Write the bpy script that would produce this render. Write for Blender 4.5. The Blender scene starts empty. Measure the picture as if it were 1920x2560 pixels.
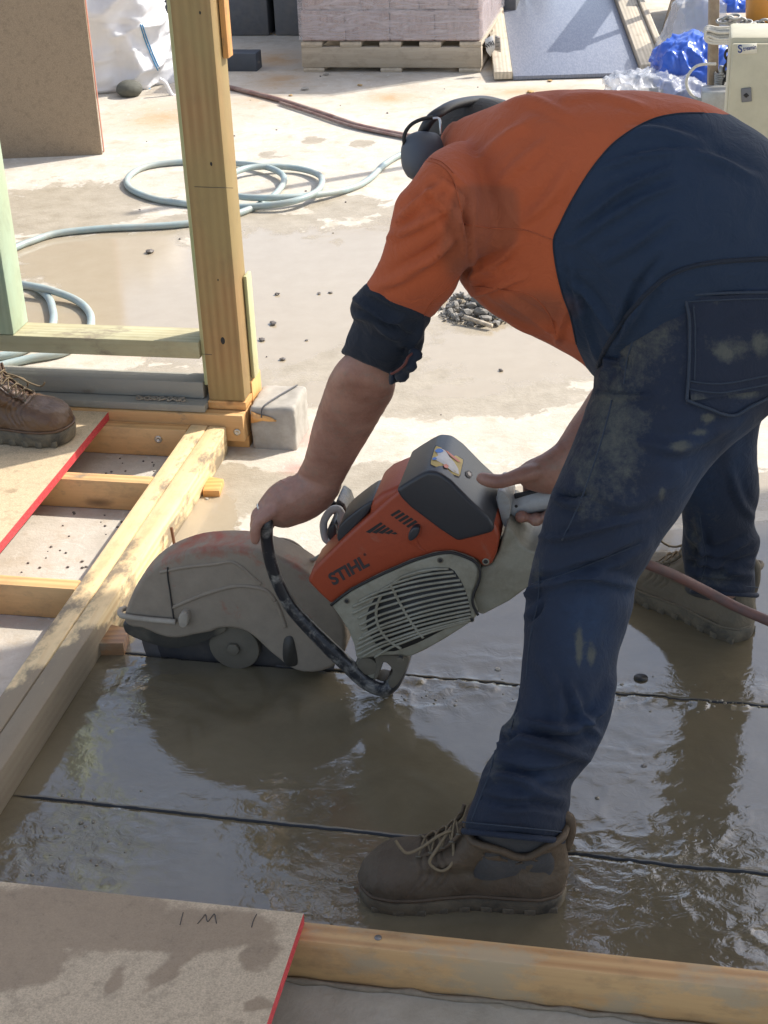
import bpy, bmesh, math, random
import numpy as np
from mathutils import Vector, Matrix, noise as mnoise
from mathutils.bvhtree import BVHTree
random.seed(7); rng=np.random.default_rng(7)
sc=bpy.context.scene; COL=sc.collection
# ---------------- camera ----------------
F=3842.; CH=1.55; TH=math.radians(28); RO=math.radians(2.4)
cam=bpy.data.objects.new('camera',bpy.data.cameras.new('camera')); COL.objects.link(cam); sc.camera=cam
cam.data.sensor_fit='VERTICAL'; cam.data.sensor_height=36; cam.data.lens=F/2560*36
cam.data.clip_start=0.05; cam.data.clip_end=400
fw=Vector((0,math.cos(TH),-math.sin(TH))); up=Vector((0,math.sin(TH),math.cos(TH))); rt=Vector((1,0,0))
cr,sr=math.cos(RO),math.sin(RO)
cx=rt*cr-up*sr; cy=rt*sr+up*cr
cam.matrix_world=Matrix(((cx.x,cy.x,-fw.x,0),(cx.y,cy.y,-fw.y,0),(cx.z,cy.z,-fw.z,CH),(0,0,0,1)))
# ---------------- sun direction and sky ----------------
EX=Vector((.979,-.205,0)).normalized(); EY=Vector((-EX.y,EX.x,0)); EZ=Vector((0,0,1))
SUN=(EX*.85+EY*.65+EZ).normalized()
sl=bpy.data.lights.new('sun','SUN'); sl.energy=2.7; sl.angle=math.radians(.55); sl.color=(1,.955,.885)
so=bpy.data.objects.new('sun',sl); COL.objects.link(so); so.rotation_euler=SUN.to_track_quat('Z','Y').to_euler()
w=bpy.data.worlds.new('World'); sc.world=w; w.use_nodes=True; nt=w.node_tree
bg=nt.nodes['Background']; sk=nt.nodes.new('ShaderNodeTexSky'); sk.sky_type='NISHITA'; sk.sun_disc=False
sk.sun_elevation=math.asin(SUN.z); sk.sun_rotation=math.atan2(SUN.x,SUN.y)
sk.air_density=.85; sk.dust_density=2.0; sk.ozone_density=1.0
hs_=nt.nodes.new('ShaderNodeHueSaturation'); hs_.inputs['Saturation'].default_value=.78; nt.links.new(sk.outputs[0],hs_.inputs['Color']); nt.links.new(hs_.outputs[0],bg.inputs[0]); bg.inputs[1].default_value=.15
sc.view_settings.view_transform='Standard'; sc.view_settings.look='None'; sc.view_settings.gamma=1
sc.view_settings.exposure=1.12; sc.view_settings.use_curve_mapping=False
sc.render.engine='CYCLES'
# ---------------- helpers ----------------
C0=Vector((0,0,CH)); W0=Vector((-.33,3.27,0)); S0=Vector((-.5,2.402,0))
def ray(u,v):
    a=(u-960)/F; b=(v-1280)/F
    return fw+rt*(a*cr-b*sr)-up*(a*sr+b*cr)
def G(u,v,z=0.):
    r=ray(u,v); return C0+r*((z-CH)/r.z)
def PL(u,v,p0,n,off=0):
    r=ray(u,v); return C0+r*(((p0+n*off-C0).dot(n))/r.dot(n))
def W(u,v,o=0): return PL(u,v,W0,EY,o)
def S(u,v,o=0): return PL(u,v,S0,EY,o)
def D(u,v,Y): r=ray(u,v); return C0+r*(Y/r.y)
def B(x,y,z=0): return W0+EX*x+EY*y+EZ*z
def SL(x,y,z=0): return S0+EX*x+EY*y+EZ*z
def projn(P):
    P=np.asarray(P,float)-np.array(C0); w_=P@np.array(fw); x=(P@np.array(rt))/w_; d=-(P@np.array(up))/w_
    return np.stack([960+(x*cr+d*sr)*F,1280+(-x*sr+d*cr)*F],1)
WM={}
def link(o,parent=None,M=None):
    COL.objects.link(o); M=M or Matrix.Identity(4); WM[o]=M
    if parent is not None:
        o.parent=parent; o.matrix_parent_inverse=WM[parent].inverted()
    o.matrix_basis=M
    return o
def tag(o,label=None,cat=None,group=None,kind=None):
    if label: o['label']=label
    if cat: o['category']=cat
    if group: o['group']=group
    if kind: o['kind']=kind
    return o
def empty(name,loc,label,cat,group=None):
    o=bpy.data.objects.new(name,None); o.empty_display_size=.1
    link(o,None,Matrix.Translation(loc)); return tag(o,label,cat,group)
def mk(name,verts,faces,mat,parent=None,smooth=True,origin=None,autos=None):
    vs=[Vector(v) for v in verts]
    if origin is None:
        mn=Vector((min(v.x for v in vs),min(v.y for v in vs),min(v.z for v in vs))); mx=Vector((max(v.x for v in vs),max(v.y for v in vs),max(v.z for v in vs)))
        origin=Vector(((mn.x+mx.x)/2,(mn.y+mx.y)/2,mn.z))
    me=bpy.data.meshes.new(name); me.from_pydata([v-origin for v in vs],[],faces)
    if smooth: me.shade_smooth()
    for m in (mat if isinstance(mat,list) else [mat]): me.materials.append(m)
    me.update()
    o=bpy.data.objects.new(name,me); link(o,parent,Matrix.Translation(origin)); return o
def fixn(o):
    bm=bmesh.new(); bm.from_mesh(o.data); bmesh.ops.recalc_face_normals(bm,faces=bm.faces); bm.to_mesh(o.data); bm.free(); return o
def sharp(o,ang=40):
    bm=bmesh.new(); bm.from_mesh(o.data)
    for e in bm.edges:
        if len(e.link_faces)==2 and e.calc_face_angle(0)>math.radians(ang): e.smooth=False
    bm.to_mesh(o.data); bm.free(); return o
def bevel(o,w_=.002,seg=2,ang=30,sm=True):
    bm=bmesh.new(); bm.from_mesh(o.data); bmesh.ops.recalc_face_normals(bm,faces=bm.faces)
    es=[e for e in bm.edges if len(e.link_faces)==2 and e.calc_face_angle(0)>math.radians(ang)]
    bmesh.ops.bevel(bm,geom=es,offset=w_,segments=seg,profile=.5,affect='EDGES',clamp_overlap=True)
    for f in bm.faces: f.smooth=sm
    for e in bm.edges:
        if len(e.link_faces)==2: e.smooth = e.calc_face_angle(0)<math.radians(38)
    bm.to_mesh(o.data); bm.free(); return o
def beam(name,c,ax,ay,az,L,w_,h,mat,parent=None,bv=.0025,wob=.0):
    """box, length L along ax (grain), w along ay, h along az; c = centre"""
    n=max(1,int(L/.08)) if wob else 1
    vs=[];fs=[]
    for i in range(n+1):
        x=-L/2+L*i/n
        for (y,z) in ((-w_/2,-h/2),(w_/2,-h/2),(w_/2,h/2),(-w_/2,h/2)):
            dx=random.uniform(-wob,wob) if wob else 0; dz=random.uniform(-wob,wob) if wob else 0
            vs.append((x,y+dx,z+dz))
    for i in range(n):
        a=i*4
        for k in range(4): fs.append((a+k,a+(k+1)%4,a+4+(k+1)%4,a+4+k))
    fs.append((3,2,1,0)); a=n*4; fs.append((a,a+1,a+2,a+3))
    me=bpy.data.meshes.new(name); me.from_pydata(vs,[],fs); me.materials.append(mat)
    o=bpy.data.objects.new(name,me)
    R=Matrix((ax,ay,az)).transposed().to_4x4()
    link(o,parent,Matrix.Translation(c)@R); bevel(o,bv,2,50); return o
def bbox(name,x0,x1,y0,y1,z0,z1,mat,parent=None,bv=.0025,wob=0.,fr=None):
    """box in the building frame, grain along its longest side"""
    f=fr or B; c=f((x0+x1)/2,(y0+y1)/2,(z0+z1)/2); d=[x1-x0,y1-y0,z1-z0]; A=[EX,EY,EZ]; i=d.index(max(d)); j=(i+1)%3;k=(i+2)%3
    return beam(name,c,A[i],A[j],A[k],d[i],d[j],d[k],mat,parent,bv,wob)
def spline(pts,n=8,closed=False):
    P=[Vector(p) for p in pts]; out=[]; m=len(P)
    rngi=range(m) if closed else range(m-1)
    for i in rngi:
        if closed: p0,p1,p2,p3=P[(i-1)%m],P[i],P[(i+1)%m],P[(i+2)%m]
        else: p0,p1,p2,p3=P[max(i-1,0)],P[i],P[i+1],P[min(i+2,m-1)]
        for k in range(n):
            t=k/n; out.append(.5*((2*p1)+(-p0+p2)*t+(2*p0-5*p1+4*p2-p3)*t*t+(-p0+3*p1-3*p2+p3)*t**3))
    if not closed: out.append(P[-1].copy())
    return out
def tubegeo(path,rad,seg=10,cap=True,closed=False):
    vs=[];fs=[];n=len(path); N=None
    for i,p in enumerate(path):
        if closed: t=(path[(i+1)%n]-path[i-1]).normalized()
        else: t=(path[min(i+1,n-1)]-path[max(i-1,0)]).normalized()
        if N is None: N=t.orthogonal().normalized()
        N=(N-t*N.dot(t)).normalized(); Bn=t.cross(N)
        r=rad(i/(n-1)) if callable(rad) else rad
        for k in range(seg):
            a=2*math.pi*k/seg; vs.append(p+N*(r*math.cos(a))+Bn*(r*math.sin(a)))
    for i in range(n if closed else n-1):
        for k in range(seg):
            a=i*seg+k;b=i*seg+(k+1)%seg;j=((i+1)%n)*seg; fs.append((a,b,j+(k+1)%seg,j+k))
    if cap and not closed:
        fs.append(tuple(range(seg-1,-1,-1))); fs.append(tuple(range((n-1)*seg,n*seg)))
    return vs,fs
def tube(name,pts,rad,mat,parent=None,n=8,seg=10,closed=False,smoothp=True):
    path=spline(pts,n,closed) if smoothp else [Vector(p) for p in pts]
    v,f=tubegeo(path,rad,seg,True,closed); return mk(name,v,f,mat,parent)
def join(parts):
    vs=[];fs=[]
    for v,f in parts:
        o=len(vs); vs+=list(v); fs+=[tuple(i+o for i in q) for q in f]
    return vs,fs
def prism(name,poly,o0,o1,mat,parent=None,bv=.003,seg=3,fn=S,smooth_poly=0,bang=40):
    """outline traced in the saw plane, extruded between two distances from it"""
    if smooth_poly: poly=[(p.x,p.y) for p in spline([Vector((a,b,0)) for a,b in poly],smooth_poly,True)]
    vb=[fn(u,v,o0) for u,v in poly]; off=EY*(o1-o0); n=len(vb)
    vs=vb+[p+off for p in vb]
    fs=[tuple(range(n)),tuple(range(2*n-1,n-1,-1))]+[(i,i+n,(i+1)%n+n,(i+1)%n) for i in range(n)]
    o=mk(name,vs,fs,mat,parent); fixn(o)
    if bv: bevel(o,bv,seg,bang)
    return o
def ringpts(c,a,b,n,sq=0.):
    out=[]
    for k in range(n):
        t=2*math.pi*k/n; cs,sn=math.cos(t),math.sin(t)
        if sq: 
            e=1-sq; cs=math.copysign(abs(cs)**e,cs); sn=math.copysign(abs(sn)**e,sn)
        out.append(c+a*cs+b*sn)
    return out
def loftgeo(rings,cap=True):
    vs=[];fs=[];n=len(rings[0])
    for r in rings: vs+=r
    for i in range(len(rings)-1):
        for k in range(n): fs.append((i*n+k,i*n+(k+1)%n,(i+1)*n+(k+1)%n,(i+1)*n+k))
    if cap:
        fs.append(tuple(range(n-1,-1,-1))); m=(len(rings)-1)*n; fs.append(tuple(range(m,m+n)))
    return vs,fs
def limb(st,n=28,sub=5,endcap=True):
    """stations (uL,vL,uR,vR,Y,depth ratio): outline points each side of the limb and its distance"""
    cols=[Vector((a,b,0)) for a,b,*_ in st]; L=spline(cols,sub); R=spline([Vector((s[2],s[3],0)) for s in st],sub); Q=spline([Vector((s[4],s[5],0)) for s in st],sub)
    rings=[]
    for l,r,q in zip(L,R,Q):
        pl,pr=D(l.x,l.y,q.x),D(r.x,r.y,q.x); c=(pl+pr)/2; a=(pr-pl)/2; d=(c-C0).normalized()
        rings.append(ringpts(c,a,d*(a.length*q.y),n))
    if endcap:
        for end in (0,-1):
            r=rings[end]; c=sum(r,Vector())/n; nb=rings[1 if end==0 else -2]; t=(c-sum(nb,Vector())/n).normalized(); rad=min((p-c).length for p in r)
            new=[[c+(p-c)*s+t*(rad*h) for p in r] for s,h in ((.9,.3),(.6,.62),(.2,.8))]
            rings=(new[::-1]+rings) if end==0 else rings+new
    return loftgeo(rings)
def remesh(geo,vox,smooth=6,name='m'):
    me=bpy.data.meshes.new(name); me.from_pydata(geo[0],[],geo[1]); o=bpy.data.objects.new(name,me); COL.objects.link(o)
    bm=bmesh.new(); bm.from_mesh(me); bmesh.ops.recalc_face_normals(bm,faces=bm.faces); bm.to_mesh(me); bm.free()
    m=o.modifiers.new('r','REMESH'); m.mode='VOXEL'; m.voxel_size=vox; m.adaptivity=0
    if smooth:
        s=o.modifiers.new('s','SMOOTH'); s.factor=.5; s.iterations=smooth
    dg=bpy.context.evaluated_depsgraph_get(); ev=o.evaluated_get(dg); out=bpy.data.meshes.new_from_object(ev)
    bpy.data.objects.remove(o); return out
def merge_geo(gs): return join(gs)
def meshnp(me):
    n=len(me.vertices); a=np.empty(n*3); me.vertices.foreach_get('co',a); a=a.reshape(-1,3)
    nn=np.empty(n*3); me.vertex_normals.foreach_get('vector',nn); return a,nn.reshape(-1,3)
def setco(me,a): me.vertices.foreach_set('co',np.ascontiguousarray(a,dtype=np.float32).ravel()); me.update()
def place_mesh(name,me,mat,parent=None,origin=None):
    a,_=meshnp(me)
    if origin is None: origin=Vector(((a[:,0].min()+a[:,0].max())/2,(a[:,1].min()+a[:,1].max())/2,a[:,2].min()))
    setco(me,a-np.array(origin)); me.materials.clear()
    for m in (mat if isinstance(mat,list) else [mat]): me.materials.append(m)
    me.shade_smooth(); me.name=name
    o=bpy.data.objects.new(name,me); link(o,parent,Matrix.Translation(origin)); return o
def pdist(uv,pts):
    """distance in photo pixels to a polyline, and position along it 0..1"""
    best=np.full(len(uv),1e9); tt=np.zeros(len(uv)); sg=np.zeros(len(uv)); P=np.array(pts,float); n=len(P)-1
    for i in range(n):
        a=P[i];d=P[i+1]-a;L=(d@d)+1e-9; t=np.clip(((uv-a)@d)/L,0,1); q=a+t[:,None]*d; dd=np.hypot(*(uv-q).T)
        m=dd<best; best[m]=dd[m]; tt[m]=(i+t[m])/n; e=uv-a; cr_=d[0]*e[:,1]-d[1]*e[:,0]; sg[m]=np.sign(cr_[m])
    return best,tt,sg
def sp2(pts,n=6): return [(p.x,p.y) for p in spline([Vector((a,b,0)) for a,b in pts],n)]
FK=1.7
def folds(me,fl,facing=True):
    a,nn=meshnp(me); uv=projn(a); vd=a-np.array(C0); vd/=np.linalg.norm(vd,axis=1)[:,None]
    f=np.clip(-(vd*nn).sum(1)*3,0,1) if facing else np.ones(len(a)); disp=np.zeros(len(a))
    for pts,wd,amp in fl:
        d,t,s=pdist(uv,sp2(pts)); env=np.sin(np.clip(t,0.02,.98)*math.pi)**.6
        disp+=FK*amp*env*(np.exp(-(d/wd)**2)-.55*np.exp(-((d-1.7*wd)/(wd*1.1))**2))
    setco(me,a+nn*(disp*f)[:,None])
def vnoise(x,y,seed=0):
    xi=np.floor(x).astype(np.int64);yi=np.floor(y).astype(np.int64);xf=x-xi;yf=y-yi
    def h(i,j):
        k=(i*374761393+j*668265263+seed*974711)&0x7fffffff; k=((k^(k>>13))*1274126177)&0x7fffffff; return ((k^(k>>16))&0xffff)/65535.
    u=xf*xf*xf*(xf*(xf*6-15)+10);v=yf*yf*yf*(yf*(yf*6-15)+10)
    return (h(xi,yi)*(1-u)+h(xi+1,yi)*u)*(1-v)+(h(xi,yi+1)*(1-u)+h(xi+1,yi+1)*u)*v
def fbm(x,y,o=4,seed=0):
    s=0;a=.5;t=0
    for i in range(o): s=s+a*vnoise(x,y,seed+i*17); t+=a; x=x*2.03+5.1;y=y*2.03+1.7; a*=.5
    return s/t
# ---------------- materials ----------------
class NT:
    def __init__(s,name):
        s.m=bpy.data.materials.new(name); s.m.use_nodes=True; s.t=s.m.node_tree; s.b=s.t.nodes['Principled BSDF']
    def n(s,ty,**k):
        x=s.t.nodes.new('ShaderNode'+ty)
        for a,b in k.items(): setattr(x,a,b)
        return x
    def l(s,a,b): s.t.links.new(a,b)
    def val(s,sock,v):
        if hasattr(v,'is_output') : s.l(v,sock)
        else: sock.default_value=v
    def coord(s,kind='Object',scale=(1,1,1),loc=(0,0,0),rot=(0,0,0)):
        if kind=='World': c=s.n('NewGeometry').outputs['Position']
        else: c=s.n('TexCoord').outputs[kind]
        m=s.n('Mapping'); m.inputs['Scale'].default_value=scale; m.inputs['Location'].default_value=loc; m.inputs['Rotation'].default_value=rot
        s.l(c,m.inputs[0]); return m.outputs[0]
    def noise(s,vec,scale,detail=5,rough=.55,dist=0.):
        x=s.n('TexNoise'); x.inputs['Scale'].default_value=scale; x.inputs['Detail'].default_value=detail; x.inputs['Roughness'].default_value=rough; x.inputs['Distortion'].default_value=dist
        if vec is not None: s.l(vec,x.inputs['Vector'])
        return x.outputs['Fac']
    def ramp(s,fac,st,interp='LINEAR'):
        x=s.n('ValToRGB'); x.color_ramp.interpolation=interp; e=x.color_ramp.elements
        while len(e)<len(st): e.new(.5)
        for i,(p,c) in enumerate(st):
            e[i].position=p; e[i].color=(c,c,c,1) if not isinstance(c,(tuple,list)) else (*c,1)
        s.val(x.inputs[0],fac); return x.outputs[0]
    def math(s,op,a,b=0.,c=None,clamp=False):
        x=s.n('Math',operation=op); x.use_clamp=clamp; s.val(x.inputs[0],a); s.val(x.inputs[1],b)
        if c is not None: s.val(x.inputs[2],c)
        return x.outputs[0]
    def mix(s,f,a,b,mode='MIX'):
        x=s.n('Mix',data_type='RGBA',blend_type=mode); s.val(x.inputs[0],f)
        for k,v in ((6,a),(7,b)):
            if isinstance(v,(tuple,list)): x.inputs[k].default_value=(*v,1)
            else: s.l(v,x.inputs[k])
        return x.outputs[2]
    def attr(s,name): return s.n('Attribute',attribute_name=name).outputs['Fac']
    def bump(s,h,st=.3,dist=.01,prev=None):
        x=s.n('Bump'); x.inputs['Strength'].default_value=st; x.inputs['Distance'].default_value=dist; s.l(h,x.inputs['Height'])
        if prev is not None: s.l(prev,x.inputs['Normal'])
        return x.outputs[0]
    def out(s,col=None,rough=None,metal=None,nrm=None,**k):
        if col is not None:
            if isinstance(col,(tuple,list)): s.b.inputs['Base Color'].default_value=(*col,1)
            else: s.l(col,s.b.inputs['Base Color'])
        if rough is not None: s.val(s.b.inputs['Roughness'],rough)
        if metal is not None: s.val(s.b.inputs['Metallic'],metal)
        if nrm is not None: s.l(nrm,s.b.inputs['Normal'])
        for a,b in k.items(): s.val(s.b.inputs[a.replace('_',' ')],b)
        return s.m
def wood(name,c1,c2,tint=None,tamt=0.,rough=.65,seed=0,wear=.3,grain=1.,mud=0.,mudcol=(.2,.16,.11),mudx=None):
    t=NT(name); v=t.coord(scale=(1.2,14*grain,14*grain),loc=(seed*3.1,seed*1.7,seed))
    g=t.noise(v,2.2,6,.6,1.2); fine=t.noise(t.coord(scale=(4,160,160),loc=(seed,0,0)),1.,3,.7)
    rings=t.n('TexWave',wave_type='BANDS',bands_direction='Y'); t.l(t.coord(scale=(.5,14,10),loc=(0,seed*.37,seed*.61)),rings.inputs[0]); rings.inputs['Scale'].default_value=1.3; rings.inputs['Distortion'].default_value=4.; rings.inputs['Detail'].default_value=3; rings.inputs['Detail Scale'].default_value=.8
    f=t.math('ADD',t.math('MULTIPLY',g,.5),t.math('ADD',t.math('MULTIPLY',rings.outputs['Fac'],.3),t.math('MULTIPLY',fine,.25)))
    col=t.mix(t.ramp(f,[(.3,0),(.75,1)]),c1,c2)
    big=t.noise(t.coord(scale=(3,6,6),loc=(seed,seed,0)),1.3,4,.6)
    if tint: col=t.mix(t.math('MULTIPLY',t.ramp(big,[(.32,0),(.6,1)]),tamt),col,tint)
    kn=t.n('TexVoronoi'); t.l(t.coord(scale=(3.2,10,10),loc=(seed*2.3,seed,seed*.5)),kn.inputs[0]); kn.inputs['Scale'].default_value=1.; kn.inputs['Randomness'].default_value=1
    k=t.ramp(kn.outputs['Distance'],[(.05,1),(.13,0)])
    col=t.mix(t.math('MULTIPLY',k,.75),col,(.09,.045,.02))
    dirt=t.ramp(t.noise(t.coord(scale=(9,16,16),loc=(0,seed,1)),1.6,8,.7),[(.5,0),(.75,1)])
    col=t.mix(t.math('MULTIPLY',dirt,wear),col,(.12,.09,.055))
    r=rough
    if mud>0:
        ns_=t.noise(t.coord(scale=(5,9,9),loc=(seed,2,seed)),1.4,9,.68)
        if mudx: sx=t.n('SeparateXYZ'); t.l(t.n('TexCoord').outputs['Object'],sx.inputs[0]); ns_=t.math('ADD',ns_,t.math('MULTIPLY',t.math('SUBTRACT',mudx,sx.outputs[0]),.9,clamp=False)) if False else t.math('ADD',ns_,t.math('MULTIPLY',t.ramp(sx.outputs[0],[(0,1),(1,0)]) if False else t.math('MULTIPLY',t.math('SUBTRACT',mudx,sx.outputs[0]),2.5,clamp=True),.34))
        mm=t.ramp(ns_,[(.62-.4*mud,0),(.72-.4*mud,1)])
        col=t.mix(t.math('MULTIPLY',mm,.85),col,mudcol); r=t.ramp(mm,[(0,rough),(1,.75)])
    b=t.bump(f,.25,.002); b=t.bump(dirt,.3,.0015,b)
    return t.out(col,r,nrm=b)
def plain(name,c,rough=.5,metal=0.,var=.15,scale=30,bump=.1,dirt=0.,dcol=(.18,.15,.11),dscale=12,dth=.5,**k):
    t=NT(name); n=t.noise(t.coord(),scale,4); c2=tuple(x*(1-var) for x in c); c1=tuple(min(1,x*(1+var)) for x in c)
    col=t.mix(n,c2,c1); r=rough
    if dirt>0:
        d=t.ramp(t.noise(t.coord(loc=(3,1,2)),dscale,8,.68),[(dth-.12,0),(dth+.12,1)]); d=t.math('MULTIPLY',d,dirt); col=t.mix(d,col,dcol); r=t.math('ADD',t.math('MULTIPLY',d,.8-rough),rough)
    return t.out(col,r,metal,t.bump(n,bump,.002),**k)
M={}
PINE=((.50,.27,.10),(.68,.42,.18))
M['joist']=wood('pine_joist',*PINE,rough=.6,seed=1,wear=.35,mud=.1)
M['joist2']=wood('pine_joist_b',*PINE,rough=.6,seed=5,wear=.4,mud=.15)
M['bearer']=wood('pine_bearer',(.66,.46,.23),(.82,.66,.38),rough=.6,seed=2,wear=.35,mud=.32,mudcol=(.17,.135,.095),mudx=.02)
M['sole']=wood('pine_front',(.42,.21,.08),(.60,.36,.15),rough=.6,seed=3,wear=.45,mud=.30,mudcol=(.42,.31,.18))
M['post']=wood('treated_post',(.27,.155,.06),(.37,.235,.10),tint=(.27,.22,.09),tamt=.6,rough=.7,seed=4,wear=.25)
M['stud']=wood('treated_stud',(.30,.42,.30),(.42,.54,.40),tint=(.40,.44,.28),tamt=.6,rough=.7,seed=6,wear=.25)
M['studg']=wood('treated_green',(.34,.40,.20),(.50,.52,.30),tint=(.52,.42,.22),tamt=.6,rough=.7,seed=8,wear=.2)
M['rail']=wood('treated_rail',(.36,.34,.20),(.52,.50,.33),tint=(.33,.27,.14),tamt=.6,rough=.7,seed=9,wear=.3,mud=.12)
M['sill']=wood('muddy_sill',(.26,.25,.19),(.36,.34,.27),rough=.7,seed=10,wear=.5,mud=.5,mudcol=(.25,.24,.2))
M['orange_wood']=wood('cut_pine',(.55,.26,.08),(.75,.42,.15),rough=.55,seed=11,wear=.3,mud=.1)
M['grey_wood']=wood('weathered_wood',(.36,.30,.22),(.55,.47,.36),rough=.8,seed=12,wear=.4)
M['ramp_wood']=wood('ramp_wood',(.42,.36,.27),(.62,.54,.41),rough=.8,seed=13,wear=.4)
M['wetwood']=wood('wet_block',(.20,.10,.045),(.34,.18,.08),rough=.35,seed=14,wear=.5,mud=.3,mudcol=(.28,.22,.14))
def particle(name,base,stain=0.):
    t=NT(name); p=t.coord()
    v=t.n('TexVoronoi'); t.l(t.coord(scale=(1,1.5,1)),v.inputs[0]); v.inputs['Scale'].default_value=260
    n=t.noise(p,420,3,.7); n2=t.noise(p,45,5,.7)
    c=t.mix(t.ramp(n,[(.3,0),(.7,1)]),tuple(x*.62 for x in base),tuple(min(1,x*1.25) for x in base))
    c=t.mix(t.math('MULTIPLY',v.outputs['Distance'],.35),c,tuple(x*1.5 for x in base))
    c=t.mix(t.ramp(n2,[(.5,0),(.72,.5)]),c,tuple(x*.55 for x in base)); r=.75; b=t.bump(n,.3,.001)
    if stain:
        s1=t.attr('wet'); edge=t.math('ADD',t.math('MULTIPLY',t.noise(p,9,8,.7),.6),t.math('MULTIPLY',t.noise(p,38,6,.75),.4))
        m=t.ramp(t.math('ADD',s1,t.math('MULTIPLY',t.math('SUBTRACT',edge,.5),.9)),[(.44,0),(.56,1)])
        c=t.mix(t.math('MULTIPLY',m,stain),c,t.mix(edge,(.15,.09,.045),(.33,.22,.12))); r=t.ramp(m,[(0,.8),(1,.5)])
        flecks=t.ramp(t.noise(p,30,9,.75),[(.55,0),(.7,1)]); c=t.mix(t.math('MULTIPLY',flecks,.35),c,(.1,.07,.04)); b=t.bump(edge,.15,.003,b)  # random dark brown flecks
    return t.out(c,r,nrm=b)
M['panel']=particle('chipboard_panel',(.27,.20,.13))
M['floorboard']=particle('chipboard_floor',(.50,.375,.24),.7)
M['floorboard2']=particle('chipboard_floor_b',(.55,.42,.26),.5)
t=NT('red_edge'); n=t.noise(t.coord(scale=(1,1,3)),120,6,.75); M['red']=t.out(t.mix(t.ramp(n,[(.35,0),(.7,1)]),(.42,.02,.03),(.75,.10,.10)),.6,nrm=t.bump(n,.5,.002))
t=NT('red_edge_dull'); n=t.noise(t.coord(),120,6,.75); M['red_dull']=t.out(t.mix(n,(.30,.10,.06),(.5,.22,.14)),.7)
def ground_mat(name):
    t=NT(name); P=t.coord('World')
    n1=t.noise(P,1.3,6,.6); n2=t.noise(P,14,7,.68); n3=t.noise(P,110,4,.7); n4=t.noise(t.coord('World',loc=(5,3,1)),5,8,.7,.6)
    dry=t.mix(t.ramp(n4,[(.35,0),(.7,1)]),(.46,.41,.33),(.60,.55,.465))
    dry=t.mix(t.ramp(n2,[(.5,0),(.72,.5)]),dry,(.38,.27,.15)); dry=t.mix(t.ramp(t.noise(t.coord('World',loc=(9,2,0)),26,8,.75,1.),[(.56,0),(.66,.6)]),dry,(.68,.65,.58)); dry=t.mix(t.ramp(n3,[(.58,0),(.78,.4)]),dry,(.30,.25,.19))
    rust=t.attr('rust'); dry=t.mix(t.math('MULTIPLY',t.math('MULTIPLY',rust,t.ramp(n4,[(.3,0),(.6,1)])),.75),dry,(.42,.24,.09))
    ed=t.math('ADD',t.math('MULTIPLY',t.math('SUBTRACT',n4,.5),1.5),t.math('MULTIPLY',t.math('SUBTRACT',n2,.5),.6))
    m1=t.ramp(t.math('ADD',t.attr('wet'),ed),[(.46,0),(.52,1)]); m2=t.ramp(t.math('ADD',t.attr('film'),ed),[(.42,0),(.60,1)])
    damp=t.mix(t.ramp(n2,[(.3,0),(.7,1)]),(.30,.255,.185),(.42,.365,.28))
    mudc=t.mix(t.ramp(n4,[(.3,0),(.7,1)]),(.125,.099,.058),(.175,.140,.084))
    mudc=t.mix(t.attr('deep'),t.mix(n2,(.33,.27,.185),(.42,.355,.26)),mudc)
    c=t.mix(m1,dry,damp); c=t.mix(m2,c,mudc)
    pink=t.attr('pink'); c=t.mix(t.math('MULTIPLY',pink,.7),c,(.6,.13,.12))
    r=t.math('ADD',t.math('MULTIPLY',m1,-.35),.85); 
    fr0=t.math('MULTIPLY',t.math('SUBTRACT',1.,t.attr('deep')),.05); fr=t.ramp(t.noise(P,60,6,.7),[(.3,.015),(.75,.06)])
    mr=t.n('Mix'); t.l(m2,mr.inputs[0]); t.l(r,mr.inputs[2]); t.l(t.math('ADD',fr,fr0),mr.inputs[3]); r=mr.outputs[0]
    hb=t.math('ADD',t.math('MULTIPLY',n3,.5),n2)
    drym=t.math('SUBTRACT',1.,t.math('MULTIPLY',m2,.96))
    b=t.n('Bump'); t.l(t.math('MULTIPLY',drym,.6),b.inputs['Strength']); b.inputs['Distance'].default_value=.004; t.l(hb,b.inputs['Height'])
    rip=t.noise(t.coord('World',scale=(1,1.3,1)),38,3,.55,1.5); b2=t.n('Bump'); t.l(t.math('MULTIPLY',m2,t.math('ADD',t.math('MULTIPLY',t.attr('rough_water'),.5),.05)),b2.inputs['Strength']); b2.inputs['Distance'].default_value=.004; t.l(rip,b2.inputs['Height']); t.l(b.outputs[0],b2.inputs['Normal'])
    return t.out(c,r,nrm=b2.outputs[0],IOR=1.5,Specular_IOR_Level=t.math('ADD',.42,t.math('MULTIPLY',t.math('MULTIPLY',m2,t.attr('deep')),.7)))
M['ground']=ground_mat('wet_concrete')
def blob(P,u,v,ru,rv,pw=2.,rot=0.):
    c=G(u,v); s=abs(G(u+ru,v).x-c.x); q=abs(G(u,v-rv).y-c.y); x=P[:,0]-c.x; y=P[:,1]-c.y
    if rot: cs,sn=math.cos(rot),math.sin(rot); x,y=x*cs+y*sn,-x*sn+y*cs
    return np.exp(-((np.abs(x)/s)**pw+(np.abs(y)/q)**pw)*.69)
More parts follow.
